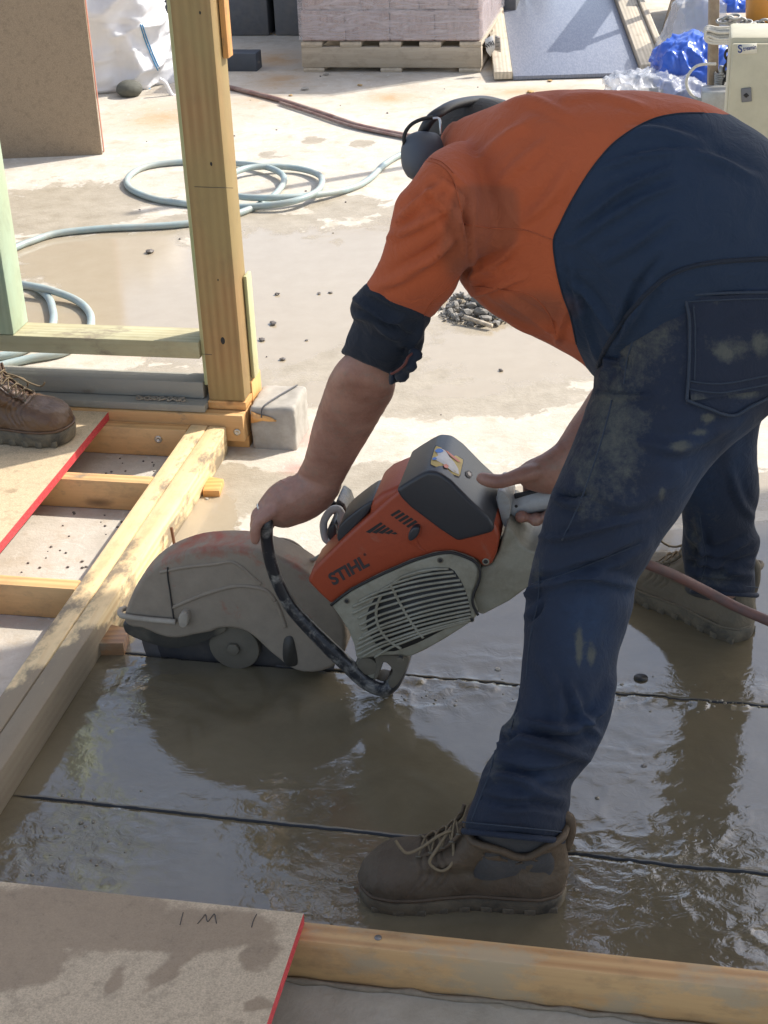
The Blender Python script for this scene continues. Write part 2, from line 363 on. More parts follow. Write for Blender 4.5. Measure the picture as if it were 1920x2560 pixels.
def fields(P):
    """P: world xy of the ground vertices"""
    Z=np.zeros(len(P)); film=Z.copy(); wet=Z.copy(); rust=Z.copy(); pink=Z.copy(); deep=Z.copy(); rw=Z.copy()
    def mx(a,*b,k=1.,**kw): 
        np.maximum(a,k*blob(P,*b,**kw),out=a)
    for b in ((620,700,520,110),(1050,660,430,110),(1300,880,260,70),(250,640,260,70),(300,780,420,70),(700,830,300,80),(1150,980,120,18),(820,1000,110,50)): mx(film,*b)
    for b in ((150,520,240,60),(560,560,280,34),(1050,560,140,45),(1000,900,560,120),(560,1230,160,70),(900,1200,260,50),(1150,1010,340,50),(670,620,160,45),(300,960,200,40),(860,520,100,30),(1120,560,80,40)): mx(wet,*b)
    for b in ((690,150,70,16),(430,290,110,28),(980,245,60,12),(1320,230,100,12),(1700,560,100,50),(640,250,60,14),(350,860,110,30),(700,200,60,20),(60,820,100,40)): mx(rust,*b)
    for b in ((780,350,40,14),(690,385,66,15),(905,360,44,13)): mx(wet,*b,k=.62)
    mx(pink,752,1098,22,20,k=.9); mx(pink,735,1170,25,12,k=.5)
    for b in ((330,560,70,14),(240,500,90,14)): film*=1-blob(P,*b)
    film*=1-.75*blob(P,930,1090,420,75,pw=3.); wet*=1-.5*blob(P,1080,1080,300,70)
    # building frame coordinates: everything on our side of the saw is under muddy water
    d=P[:,:2]-np.array(W0)[:2]; by0=d@np.array(EY)[:2]; wet=np.maximum(wet,.8*np.clip((-1.6-by0)/.03,0,1)*np.clip((by0+2.6)/.3,0,1)); bx=d@np.array(EX)[:2]; by=d@np.array(EY)[:2]
    far=-.62+.30*np.clip((bx-.25)/.5,0,1)+.25*np.clip((bx-1.)/.8,0,1)
    inn=np.clip((far-by)/.12+.5,0,1)*np.clip((bx+.12)/.05,0,1)*np.clip((by+1.64)/.03,0,1)
    film=np.maximum(film*1.0,inn*2.2); deep=np.clip(inn,0,1)
    film=np.maximum(film,1.2*blob(P,480,1290,110,60)); film=np.maximum(film,.9*blob(P,1600,1240,380,60))
    wet=np.maximum(wet,np.clip(film*1.3,0,1)*.85)
    for u,v,ru,rv,k in ((1060,1730,190,45,1.),(1500,1740,260,40,.9),(1600,1900,200,80,.45),(1650,2170,330,110,1.),(1300,2120,220,60,.8),(820,2210,130,100,.8),(330,1720,90,70,.9),(250,2090,190,90,.65),(60,2150,90,60,.8),(760,1990,110,70,.55),(1900,2330,120,90,1.),(1850,1720,120,30,.9),(1250,1640,120,30,.5)): rw=np.maximum(rw,k*blob(P,u,v,ru,rv))
    calm=blob(P,1750,1980,130,60)*.0
    return dict(film=film,wet=wet,rust=rust,pink=pink,deep=deep,rough_water=np.clip(rw-calm,0,1)),bx,by,inn
def add_attrs(me,at):
    for k,a in at.items():
        x=me.attributes.new(k,'FLOAT','POINT'); x.data.foreach_set('value',np.ascontiguousarray(a,dtype=np.float32))
IX0,IX1,IY0,IY1=-.1,2.4,-1.63,.02
def grid_ground():
    step=.025
    xs=[IX0+step*i for i in range(-116,0)]+list(np.linspace(IX0,IX1,101))+[IX1+step*i for i in range(1,60)]
    ys=[IY0+step*i for i in range(-60,0)]+list(np.linspace(IY0,IY1,67))+[IY1+step*i for i in range(1,265)]
    nx,ny=len(xs),len(ys); X,Y=np.meshgrid(xs,ys); P=np.array(W0)[None]+X.ravel()[:,None]*np.array(EX)+Y.ravel()[:,None]*np.array(EY)
    fs=[]
    for j in range(ny-1):
        inj=IY0-1e-6<=ys[j] and ys[j+1]<=IY1+1e-6
        for i in range(nx-1):
            if inj and IX0-1e-6<=xs[i] and xs[i+1]<=IX1+1e-6: continue
            a=j*nx+i; fs.append((a,a+1,a+nx+1,a+nx))
    n0=len(P); x0,x1,y0,y1=xs[0],xs[-1],ys[0],ys[-1]; R=70
    cor=[(x0,y0),(x1,y0),(x1,y1),(x0,y1),(-R,-R),(R,-R),(R,R),(-R,R)]
    P2=np.array([W0+EX*a+EY*b for a,b in cor]); P=np.vstack([P,P2]); 
    for k in range(4): fs.append((n0+k,n0+4+k,n0+4+(k+1)%4,n0+(k+1)%4))
    me=bpy.data.meshes.new('ground'); me.from_pydata(P.tolist(),[],fs); me.materials.append(M['ground']); 
    at,*_=fields(P); add_attrs(me,at); me.update(); o=bpy.data.objects.new('ground',me); link(o); tag(o,kind='structure'); return o
grid_ground()
t=NT('cut_shade_slurry'); M['slot']=t.out((.02,.016,.012),.5)  # slurry coloured near black for the shade deep in the cuts
CA=-.885; 
def cutB_y(x): return -1.311-.017*x
def wet_slab():
    nx=470; bands=[(IY0,None,62),( 'B','A',82),('A',IY1,150)]
    X=np.linspace(IX0,IX1,nx); Ps=[];fs=[];idx=0; slot=[]
    jit=lambda k:(fbm(X*60,X*0+k,3,int(k))-.5)*.0028
    cutb=cutB_y(X)+jit(3); hwb=np.where(X>-.03,.0032,0.)*np.clip((X+.03)/.05,0,1)
    cuta=CA+jit(9)-.012*X; hwa=np.where(X>.0,.0026,0.); hwa=hwa*(1+.8*(fbm(X*25,X*0,3,4)-.5))
    lows=[np.full(nx,IY0),cutb+hwb,cuta+hwa]; his=[cutb-hwb,cuta-hwa,np.full(nx,IY1)]; ns=[62,86,150]
    for lo,hi,n in zip(lows,his,ns):
        T=np.linspace(0,1,n)[:,None]; Yg=lo[None]*(1-T)+hi[None]*T; Xg=np.repeat(X[None],n,0)
        P=np.array(W0)[None]+Xg.ravel()[:,None]*np.array(EX)+Yg.ravel()[:,None]*np.array(EY)
        Ps.append(P)
        for j in range(n-1):
            b=idx+j*nx
            fs+= [(b+i,b+i+1,b+nx+i+1,b+nx+i) for i in range(nx-1)]
        idx+=len(P)
    P=np.vstack(Ps); at,bx,by,inn=fields(P); rw=at['rough_water']
    # moving water: short ridged ripples where it is churned, long soft swells elsewhere
    n1=fbm(bx*22+3*fbm(bx*6,by*6,2,3),by*30,3,1); n2=fbm(bx*5,by*7,3,8); rid=1-np.abs(2*fbm(bx*15+2.5*fbm(bx*4,by*4,2,31),by*24,2,5)-1)
    fade=np.clip((bx-IX0)/.05,0,1)*np.clip((IX1-bx)/.1,0,1)*np.clip((IY1-by)/.1,0,1)
    z=(.0012*(n2-.5)+rw*(.0030*(n1-.5)+.0034*(rid**3)))*1.25*np.clip(inn,0,1)
    dA=by-(CA-.012*bx); crumb=np.exp(-(np.abs(dA+.012)/.014)**2)*np.clip((bx-.42)/.1,0,1)*(fbm(bx*30,by*30,3,77)>.52)*.008*fbm(bx*45,by*45,3,12)
    z=(z+crumb)*fade
    P[:,2]=z+.0005
    P=P.tolist(); 
    # walls and floor of the two saw cuts
    mats_i=[0]*len(fs)
    def trench(a_idx,b_idx):
        s=len(P)
        for i in range(nx): p=P[a_idx[i]]; P.append([p[0],p[1],-.05])
        for i in range(nx): p=P[b_idx[i]]; P.append([p[0],p[1],-.05])
        for i in range(nx-1):
            fs.append((a_idx[i],a_idx[i+1],s+i+1,s+i)); fs.append((b_idx[i+1],b_idx[i],s+nx+i,s+nx+i+1)); fs.append((s+i,s+i+1,s+nx+i+1,s+nx+i)); mats_i.extend([1,1,1])
    o1=61*nx; trench(list(range(o1,o1+nx)),list(range(62*nx,63*nx)))
    o2=(62+85)*nx; trench(list(range(o2,o2+nx)),list(range(148*nx,149*nx)))
    for k in at: at[k]=np.concatenate([at[k],np.zeros(len(P)-len(at[k]))])
    me=bpy.data.meshes.new('wet_slab'); me.from_pydata(P,[],fs); me.materials.append(M['ground']); me.materials.append(M['slot']); me.polygons.foreach_set('material_index',mats_i)
    me.shade_smooth(); add_attrs(me,at); me.update(); o=bpy.data.objects.new('wet_slab',me); link(o); tag(o,kind='structure'); return o
SLAB=wet_slab()
# unseen roof added over the work area, outline cut to shape the shade
def roof():
    h=2.75; k=h/1.0
    def sh(x,y): return (x+.85*h,y+.65*h)
    a=sh(-.05,-.80); b=sh(1.22,-.07); dx,dy=(b[0]-a[0]),(b[1]-a[1])
    p0=(a[0]-dx*5.5,a[1]-dy*5.5); p1=(b[0]+dx*4,b[1]+dy*4)
    bk=-1.3; kx=p0[0]+(bk-p0[1])*dx/dy
    poly=[(kx,bk),p1,(p1[0]+.5,bk)]
    vs=[B(x,y,z) for z in (h,h+.18) for x,y in poly]; fs=[(2,1,0),(3,4,5)]+[(i,(i+1)%3,3+(i+1)%3,3+i) for i in range(3)]
    o=mk('shade_roof',vs,fs,plain('roof_soffit',(.7,.68,.64),.8),smooth=False); tag(o,kind='structure'); return o
roof()
# ---------------- timber floor frame ----------------
pf='timber floor frame'
fr=empty('floor_frame',B(-.06,-.7,0),'pine floor frame of joists and a mud-streaked double bearer beside the cut slab','floor frame')
bbox('bearer',-.105,-.0635,-1.9,-.035,0,.07,M['bearer'],fr,.003)
bbox('bearer',-.0625,-.02,-1.62,-.035,0,.069,M['bearer'],fr,.004)
for y0,m in ((-.07,'joist'),(-.34,'joist2'),(-.785,'joist'),(-1.2,'joist2')):
    bbox('joist',-1.9,-.106,y0,y0+.035,0.001,.07,M[m],fr,.002)
def washer(c,parent,r=.009):
    v=[];f=[]
    rings=[ringpts(c-EY*d,EX*a,EZ*a,16) for a,d in ((r,0),(r,.002),(r*.45,.0025),(r*.35,.0005))]
    vv,ff=loftgeo(rings); return mk('screw',vv,ff,M['screw'],parent)
M['screw']=plain('screw_metal',(.55,.52,.45),.4,.8)
washer(B(-.175,-.0705,.045),fr)
# short blocks wedged beside the bearer
def blockpx(name,pts,h,mat,label,cat):
    base=[G(*p) for p in pts]; vs=base+[p+EZ*h for p in base]; n=len(pts)
    o=mk(name,vs,[tuple(range(n-1,-1,-1)),tuple(range(n,2*n))]+[(i,(i+1)%n,n+(i+1)%n,n+i) for i in range(n)],mat,smooth=False); fixn(o); bevel(o,.002); return tag(o,label,cat)
blockpx('wood_wedge',[(508,1243),(550,1243),(561,1213),(519,1205)],.016,M['orange_wood'],'small orange wood block poking out from under the sunlit bearer','wood block')
blockpx('wood_wedge',[(240,1640),(312,1640),(325,1602),(275,1590)],.028,M['wetwood'],'wet brown wood block between the bearer and the saw guard','wood block')
nl=tube('nail',[G(441,1395,.0),G(441,1395,.0)*.5+D(430,1322,2.78)*.5,D(428,1318,2.78)],.0032,plain('rust_nail',(.18,.08,.04),.6,.5)); tag(nl,'rusty nail standing upright behind the red saw guard','nail')
# floor sheets
def sheet(name,poly,z0,z1,mat,edge,label,cat,red,wetf=None,n=60):
    """poly is a quad in the building frame: a,b,c,d ; red edge between b and c"""
    a,b,c,d=[Vector((*p,0)) for p in poly]; vs=[];fs=[];mi=[]
    for j in range(n+1):
        for i in range(n+1):
            s,t_=i/n,j/n; p=(a*(1-s)+b*s)*(1-t_)+(d*(1-s)+c*s)*t_; vs.append(B(p.x,p.y,z1))
    for j in range(n):
        for i in range(n): q=j*(n+1)+i; fs.append((q,q+1,q+n+2,q+n+1)); mi.append(0)
    o0=len(vs); 
    for p in (a,b,c,d): vs.append(B(p.x,p.y,z1)); 
    for p in (a,b,c,d): vs.append(B(p.x,p.y,z0))
    for k in range(4): fs.append((o0+k,o0+4+k,o0+4+(k+1)%4,o0+(k+1)%4)); mi.append(1 if k in red else 2)
    fs.append((o0+4,o0+7,o0+6,o0+5)); mi.append(2)
    o=mk(name,vs,fs,[mat,M['red'] if edge else M['red_dull'],M['red_dull']],smooth=False); o.data.polygons.foreach_set('material_index',mi)
    uv=projn(np.array([list(v) for v in vs])); w_=np.zeros(len(vs))
    if wetf: w_=wetf(uv)
    x=o.data.attributes.new('wet','FLOAT','POINT'); x.data.foreach_set('value',w_.astype(np.float32)); tag(o,label,cat); return o
def eb(uv,u,v,ru,rv,p=2): return np.exp(-((np.abs(uv[:,0]-u)/ru)**p+(np.abs(uv[:,1]-v)/rv)**p)*.69)
def wet1(uv): 
    f=np.zeros(len(uv))
    for b in ((60,1000,60,10),(50,1180,28,10),(20,1225,40,14),(95,1130,40,12),(250,1010,20,8)): f=np.maximum(f,.62*eb(uv,*b))
    return f
def wet2(uv):
    f=np.zeros(len(uv))
    for b in ((150,2290,330,85),(450,2330,260,60),(0,2420,150,60),(640,2390,50,50),(290,2455,26,30),(350,2470,20,22),(400,2450,45,14),(360,2500,60,10),(265,2490,16,14),(640,2520,50,18),(430,2390,26,38)): f=np.maximum(f,eb(uv,*b)*.95)
    for b in ((420,2480,260,20),): f*=1-.0*eb(uv,*b)
    return f
sheet('floor_sheet',[(-2.2,-1.9),(-.305,-1.9),(-.305,-.008),(-2.2,-.008)],.071,.091,M['floorboard2'],True,'dry chipboard floor sheet with a bright red edge under the brown boot','floor sheet',(1,),wet1)
sheet('floor_sheet',[(-.9,-3.3),(.537,-3.3),(.537,-1.60),(-.9,-1.60)],.071,.089,M['floorboard'],True,'wet stained chipboard floor sheet with pencil marks at bottom left','floor sheet',(1,),wet2)
# pencil marks on the near sheet
pm=plain('pencil',(.05,.045,.04),.7)
def pen(pts,nm='pencil_mark'):
    return [G(u,v,.0896) for u,v in pts]
pg=[]
for q in ([(458,2281),(450,2312)],[(494,2309),(505,2296),(514,2286),(517,2300),(521,2303),(532,2288),(537,2286),(541,2308)],[(642,2285),(634,2300),(629,2318)]): pg.append(tubegeo(spline(pen(q),4),.0006,5))
near_sheet=bpy.data.objects['floor_sheet.001']
for v,f in pg: mk('pencil_mark',v,f,pm,near_sheet)
# bottom timber
ft=empty('front_timber',B(1.2,-1.612,0),'long pine timber lying on edge in front of the nearer boot','timber')
bbox('plank',-.8,3.,-1.632,-1.595,0,.0705,M['sole'],ft,.003)
gd=mk('mud_bead',*tubegeo([B(.3+.03*i,-1.637+random.uniform(-.003,.003),.002) for i in range(80)],lambda s:.004+.002*math.sin(s*200),6),plain('mud_bead',(.22,.17,.11),.8,var=.4,scale=80,bump=.6),ft)
# nail heads on top of it
for x,y in ((.642,-1.612),): 
    vv,ff=loftgeo([ringpts(B(x,y,.0706+d),EX*r,EY*r,12) for r,d in ((.005,0),(.005,.0012))]); mk('nail_head',vv,ff,plain('nailhead',(.22,.20,.18),.5,.6),ft)
# ---------------- wall frame on the left ----------------
wf=empty('wall_frame',B(-.3,.03,0),'treated pine wall frame with its heavy square post, stud and bottom rail','wall frame')
bbox('post',-.067,.020,0,.087,.118,3.2,M['post'],wf,.003)
bbox('stud',-.078,-.068,.012,.085,.15,3.2,M['studg'],wf,.001)
bbox('stud',.0215,.030,.06,.10,.15,.40,M['studg'],wf,.002)
bbox('cleat',.0215,.034,.05,.085,.885,1.6,M['orange_wood'],wf,.002)
bbox('stud',-.575,-.527,.0,.088,.262,3.2,M['stud'],wf,.003)
bbox('rail',-2.2,-.079,-.0,.088,.219,.261,M['rail'],wf,.003)
bbox('plank',-2.2,-.079,.004,.06,.118,.160,M['sill'],wf,.004)
bbox('plank',-2.2,-.069,-.03,.09,.098,.117,M['sill'],wf,.003)
bbox('ledger',-2.2,.021,-.033,.05,.03,.096,M['joist'],wf,.003)
bbox('ledger',-.20,.0215,-.001,.05,0,.029,M['orange_wood'],wf,.002)
bbox('base_plate',-.069,.0225,-.004,.095,.0975,.117,M['orange_wood'],wf,.002)
bbox('base_plate',-.0,.024,.052,.13,.03,.145,M['orange_wood'],wf,.002)
washer(B(.005,-.034,.055),wf,.008)
# splinter off the ledger end
sp=[(627,1030),(640,1036),(655,1040),(675,1045),(690,1054),(672,1054),(655,1052),(640,1056),(627,1058)]
o=prism('splinter',sp,-.012,-.006,M['orange_wood'],wf,bv=0,fn=W)
# rag of string on the sill
pts=[]
for i in range(60):
    s=i/59; pts.append(B(-.24+.12*s+.006*math.sin(i*1.9),-.012+.008*math.sin(i*1.3),.119+.004*abs(math.sin(i*.9))))
st=tube('string_scrap',pts,.0017,plain('muddy_string',(.28,.24,.18),.9),None,4,6); tag(st,'tangled scrap of muddy string lying on the sill left of the post','string')
# concrete block
def rough_box(name,x0,x1,y0,y1,z0,z1,mat,am=.004,n=14,fr=B,parent=None):
    bm=bmesh.new(); bmesh.ops.create_cube(bm,size=1); bmesh.ops.subdivide_edges(bm,edges=bm.edges,cuts=n,use_grid_fill=True)
    for v in bm.verts:
        q=v.co; m=[abs(c)>.499 for c in q]; k=sum(m); q2=q*(1-.035*(k>=2)-.02*(k==3)); p=fr(x0+(q2.x+.5)*(x1-x0),y0+(q2.y+.5)*(y1-y0),z0+(q2.z+.5)*(z1-z0))
        v.co=p+mnoise.noise_vector(p*40)*am*.6+mnoise.noise_vector(p*130)*am*.3
    me=bpy.data.meshes.new(name); bm.to_mesh(me); bm.free(); a,_=meshnp(me); o=place_mesh(name,me,mat,parent); return o
M['block']=plain('concrete_block',(.40,.37,.32),.85,var=.25,scale=25,bump=.5,dirt=.5,dcol=(.22,.20,.16),dscale=18)
cb=rough_box('concrete_block',.030,.137,-.005,.125,-.01,.108,M['block']); tag(cb,'rough grey concrete block beside the foot of the square post','concrete block')
tie=tube('cable_tie',[B(.115,.12,.112),B(.09,.06,.113),B(.07,.01,.112),B(.062,-.008,.105),B(.06,-.013,.085)],.0018,plain('black_tie',(.05,.05,.055),.5),None,6,6); tag(tie,'dark strap lying over the top of the concrete block','strap')
# ---------------- the cut-off saw ----------------
def ca(pts): return [(280+.3617*x,1050+.3617*y) for x,y in pts]
def cb_(pts): return [(740+.4099*x,1050+.4099*y) for x,y in pts]
def muddy(name,paint,amount,mud=(.23,.19,.13),rough=.5,sc_=9,hi=None,seed=0,bump=.25):
    t=NT(name); p=t.coord(loc=(seed,0,0)); n=t.noise(p,sc_,9,.68,.4); fine=t.noise(p,150,5,.75); z=t.n('SeparateXYZ'); t.l(t.n('TexCoord').outputs['Object'],z.inputs[0])
    h=t.math('MULTIPLY',z.outputs[2],hi or 0.)
    f=t.math('ADD',t.math('ADD',n,amount-.5),h); m=t.ramp(f,[(.42,0),(.60,1)])
    mc=t.mix(t.noise(p,30,6,.7),tuple(x*.72 for x in mud),tuple(x*1.3 for x in mud))
    pc=t.mix(fine,tuple(x*.75 for x in paint),tuple(min(1,x*1.15) for x in paint))
    c=t.mix(t.math('MULTIPLY',m,.94),pc,mc); return t.out(c,t.ramp(m,[(0,rough),(1,.72)]),nrm=t.bump(t.math('ADD',fine,n),bump,.0015))
M['guard']=muddy('guard_paint',(.30,.055,.022),.86,(.23,.195,.14),hi=-1.25,sc_=11)
M['orange']=muddy('orange_housing',(.30,.048,.015),.33,(.24,.12,.075),sc_=14,rough=.45)
M['black']=muddy('black_cover',(.028,.029,.032),.27,(.12,.115,.11),sc_=12,rough=.42,seed=2,bump=.12)
M['beige']=muddy('beige_housing',(.27,.25,.185),.48,(.19,.165,.11),sc_=16,rough=.5,seed=3)
M['tubeblk']=muddy('black_tube',(.016,.016,.018),.40,(.26,.24,.20),sc_=30,rough=.3,seed=4)
M['greygrip']=muddy('grey_grip',(.36,.36,.34),.42,(.26,.23,.18),sc_=14,rough=.45,seed=5)
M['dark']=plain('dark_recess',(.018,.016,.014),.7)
M['steel']=plain('wet_steel',(.25,.25,.26),.25,.8,dirt=.5,dcol=(.16,.14,.11))
M['flange']=muddy('flange_metal',(.085,.078,.065),.7,(.12,.10,.068),seed=6,rough=.4)
M['mudhose']=plain('muddy_hose',(.40,.34,.26),.7,dirt=.5)
saw=empty('cutoff_saw',S(600,1640,0),'muddy orange handheld concrete cut-off saw being pushed along the wet slab','power saw')
# guard
go=[(u,v+30*max(0,min(1,(1560-v)/200))) for u,v in ca([(78,1400),(88,1310),(125,1200),(170,1090),(250,980),(350,895),(450,845),(560,812),(700,797),(850,797),(1000,817),(1150,870),(1280,945),(1390,1040),(1480,1150),(1560,1300),(1610,1440),(1615,1580),(1560,1690),(1450,1745),(1320,1752),(1220,1715),(1150,1660),(1090,1612),(1030,1555),(970,1500),(900,1462),(830,1448),(740,1450),(680,1474),(560,1495),(470,1515),(380,1512),(300,1488),(210,1448),(140,1440)])]
g=prism('blade_guard',go,-.045,.022,M['guard'],saw,.014,5,S,2)
lip=ca([(85,1395),(78,1450),(110,1490),(200,1530),(300,1562),(410,1585),(500,1575),(620,1545),(720,1500),(800,1440),(600,1420),(300,1400)])
prism('guard_skirt',lip,-.030,.022,muddy('rubber_skirt',(.05,.045,.035),.45,(.15,.125,.085),seed=8),saw,.006,2,S,2)
# pressed ridges and the groove on the guard
for q,r in (([(330,1010),(420,985),(560,960),(700,945),(820,925),(900,970),(970,1040),(1030,1100)],.0035),([(420,1280),(520,1230),(660,1170),(830,1118),(960,1118),(1070,1150),(1130,1230)],.004),([(1130,1230),(1170,1330),(1200,1430)],.004)):
    tube('pressed_ridge',[S(u,v+22*max(0,min(1,(1560-v)/200)),-.0445) for u,v in ca(q)],r,M['guard'],g,6,8)
tube('wire',[S(u,v,-.047) for u,v in ca([(385,1020),(385,1080),(400,1180),(415,1290),(430,1395)])],.0014,M['dark'],g,6,6)
tube('tie_rope',[S(u,v,o) for (u,v),o in zip(ca([(95,1300),(62,1312),(55,1335),(70,1352),(120,1362),(250,1378),(360,1388),(440,1395)]),(.0,-.01,-.03,-.048,-.052,-.052,-.052,-.052))],.0052,M['mudhose'],g,6,10)
prism('rope_knot',ca([(455,1375),(475,1340),(500,1330),(522,1350),(525,1390),(515,1430),(490,1442),(462,1425)]),-.060,-.042,M['mudhose'],g,.005,3,S,2)
prism('guard_slot',ca([(1190,1515),(1215,1495),(1245,1500),(1265,1560),(1280,1640),(1280,1690),(1240,1705),(1200,1690),(1182,1650),(1180,1580)]),-.0462,-.044,plain('slot_brown',(.045,.038,.028),.6),g,0,1,S,2)  # very dark brown plate laid just over the guard face
# blade, flange, bolt
hub=S(593,1603,0); 
def disc(name,c,r,o0,o1,mat,par,seg=64,bv=.0008,n=EY):
    a=EX;b=EZ; ring0=ringpts(c+n*o0,a*r,b*r,seg); ring1=ringpts(c+n*o1,a*r,b*r,seg); v,f=loftgeo([ring0,ring1]); o=mk(name,v,f,mat,par); fixn(o)
    if bv: bevel(o,bv,2,50)
    return o
bl=disc('blade',hub,.183,-.0018,.0018,M['steel'],saw,96,.0004)
disc('blade_core',hub,.155,-.0024,.0024,plain('blade_core',(.06,.06,.065),.35,.5,dirt=.4),bl,64)
fl_=disc('flange',hub,.047,-.022,-.003,M['flange'],saw,64,.004)
disc('bolt',hub,.0125,-.030,-.021,M['flange'],saw,6,.0015)
# main housings: near side outline, extruded into depth
side=cb_([(66,985),(100,915),(180,830),(270,742),(350,668),(440,590),(520,518),(600,448),(680,388),(745,345),(800,318),(870,326),(940,378),(1060,500),(1170,600),(1215,648),(1240,720),(1222,820),(1190,888),(1140,903),(1105,862),(1040,832),(950,808),(850,818),(700,863),(500,952),(330,1042),(215,1130),(140,1062)])
prism('housing_top',cb_([(455,505),(520,450),(600,415),(700,375),(760,420),(700,520),(560,640),(440,640)]),-.104,.012,M['orange'],saw,.01,4,S,0,30)
hs=prism('housing',side,-.108,-.03,M['orange'],saw,.013,5,S,0,30)
cov=cb_([(607,428),(680,380),(745,341),(800,313),(872,321),(945,374),(1065,496),(1175,597),(1207,645),(1203,688),(1100,716),(985,745),(930,708),(870,668),(780,600),(700,540),(640,480)])
cv=prism('filter_cover',cov,-.113,.030,M['black'],saw,.013,6,S,0,30)
fc=cb_([(248,690),(262,648),(296,612),(350,568),(400,530),(440,504),(470,492),(466,528),(430,582),(335,682),(264,752),(248,730)])
fcv=prism('front_cover',fc,-.098,-.018,M['black'],saw,.008,4,S,0,30)
sc_poly=cb_([(213,1132),(330,1042),(500,954),(700,866),(850,820),(950,812),(1030,838),(1090,866),(1118,915),(1112,980),(1084,1050),(1074,1115),(1092,1165),(1105,1195),(1080,1228),(1000,1282),(900,1345),(780,1412),(690,1452),(620,1440),(530,1442),(370,1466),(352,1380),(318,1290),(268,1212)])
st_=prism('starter_cover',sc_poly,-.117,-.02,M['beige'],saw,.006,4,S,0,30)
# grille: dark plate coloured as the shaded opening, with proud ribs
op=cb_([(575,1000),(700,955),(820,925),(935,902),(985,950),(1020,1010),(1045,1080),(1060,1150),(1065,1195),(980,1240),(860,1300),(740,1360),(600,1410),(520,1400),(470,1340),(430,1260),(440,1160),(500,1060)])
prism('grille_shade',op,-.1176,-.1165,M['dark'],st_,0,1,S,2)
RIBL=[(585,990),(500,1040),(385,1095),(345,1130),(345,1170),(380,1200),(390,1240),(400,1270),(410,1300),(380,1330),(370,1362),(365,1392),(370,1425),(400,1436),(480,1436)]
RIBR=[(930,908),(960,925),(975,948),(1000,975),(1012,1000),(1028,1028),(1040,1055),(1047,1082),(1054,1108),(1060,1132),(1064,1158),(1066,1180),(1068,1200),(1064,1216),(1050,1228)]
for i in range(15):
    a,b=Vector(RIBL[i]),Vector(RIBR[i]); pts=[]
    for k in range(7):
        s=k/6; p=a.lerp(b,s); bow=-26*math.sin(s*math.pi)*(1-.25*i/14); wig=(13*math.sin(s*14+1) if s<.3 else 0)
        pts.append((p.x,p.y+bow+wig))
    tube('grille_slat',[S(u,v,-.1185-(.001 if 0<k<6 else -.001)) for k,(u,v) in enumerate(cb_(pts))],lambda s:.0024,M['beige'],st_,4,6)
tube('grille_rib',[S(u,v,-.1195) for u,v in cb_([(520,1065),(490,1150),(500,1250),(560,1340),(640,1395)])],.0026,M['beige'],st_,6,6)
tube('grille_rib',[S(u,v,-.1195) for u,v in cb_([(575,1000),(630,1110),(700,1230),(775,1330)])],.0026,M['beige'],st_,6,6)
tube('cover_rim',[S(u,v,-.117) for u,v in cb_([(213,1130),(330,1040),(500,952),(700,864),(850,818),(950,810),(1040,838),(1100,872),(1122,920),(1115,985),(1086,1055),(1078,1115),(1110,1190)])],.0024,M['dark'],st_,4,6)
def dot(name,u,v,off,r,mat,par,d=.004,seg=16): return disc(name,S(u,v,off),r,-d,0,mat,par,seg,.0005)
for x,y in ((880,855),(310,1103),(1070,1215)):
    (u,v),=cb_([(x,y)]); dot('screw_recess',u,v,-.1168,.0052,M['flange'],st_,.0015); dot('screw',u,v,-.1175,.0033,M['dark'],st_,.0015)
(u,v),=cb_([(1158,862)]); dot('screw_recess',u,v,-.1078,.006,M['beige'],hs,.002); dot('screw',u,v,-.109,.0038,M['dark'],hs,.0018)
# fuel tank and rear housing
rear=cb_([(1112,905),(1190,885),(1236,800),(1282,650),(1320,680),(1372,762),(1425,800),(1560,820),(1640,860),(1640,960),(1560,1010),(1440,1005),(1300,1108),(1140,1192),(1105,1180),(1078,1115),(1086,1055),(1118,980)])
rh=prism('fuel_tank',rear,-.098,.04,M['beige'],saw,.016,5,S,0,30)
tube('tank_rib',[S(u,v,-.060) for u,v in cb_([(1290,690),(1310,760),(1350,820),(1420,850),(1560,858)])],.006,M['beige'],rh,6,8)
# rear grip loop
grip=cb_([(1235,545),(1290,540),(1360,524),(1460,492),(1560,480),(1650,500),(1730,570),(1750,680),(1720,790),(1640,850),(1540,870)])
gr=tube('rear_handle',[S(u,v,-.03) for u,v in grip],lambda s:.0245 if s<.05 else (.0235-.004*min(1,(s-.05)*6)),M['greygrip'],saw,6,16)
prism('handle_collar',cb_([(1228,440),(1262,436),(1290,470),(1310,530),(1300,600),(1285,655),(1262,640),(1240,560),(1228,490)]),-.065,.005,M['greygrip'],saw,.006,3,S,2)
tube('throttle_lock',[S(u,v,-.034) for u,v in cb_([(1335,466),(1380,456),(1440,444),(1480,440)])],.005,M['dark'],gr,4,8)
dot('screw',*cb_([(1343,525)])[0],-.055,.0028,M['dark'],gr,.001)
# tubular front handle wrapping over and under the machine
tp=[(700,1245,.02),(676,1262,-.055),(667,1300,-.098),(668,1355,-.10),(679,1412,-.10),(696,1459,-.10),(728,1517,-.10),(772,1567,-.10),(822,1618,-.10),(868,1662,-.098),(905,1697,-.096),(940,1718,-.095),(966,1720,-.09),(986,1700,-.08),(1000,1668,-.06),(1010,1640,-.03)]
path=[S(860,1284,.10),S(830,1266,.095),S(798,1248,.085),S(750,1238,.05)]+[S(u,v,o) for u,v,o in tp]
fh=tube('front_handle',path,lambda s:.0108+.0028*max(0,min(1,(s-.45)*5)),M['tubeblk'],saw,8,16)
prism('handle_clamp',[(842,1248),(862,1262),(872,1290),(852,1300),(832,1280)],.06,.12,M['tubeblk'],saw,.004)
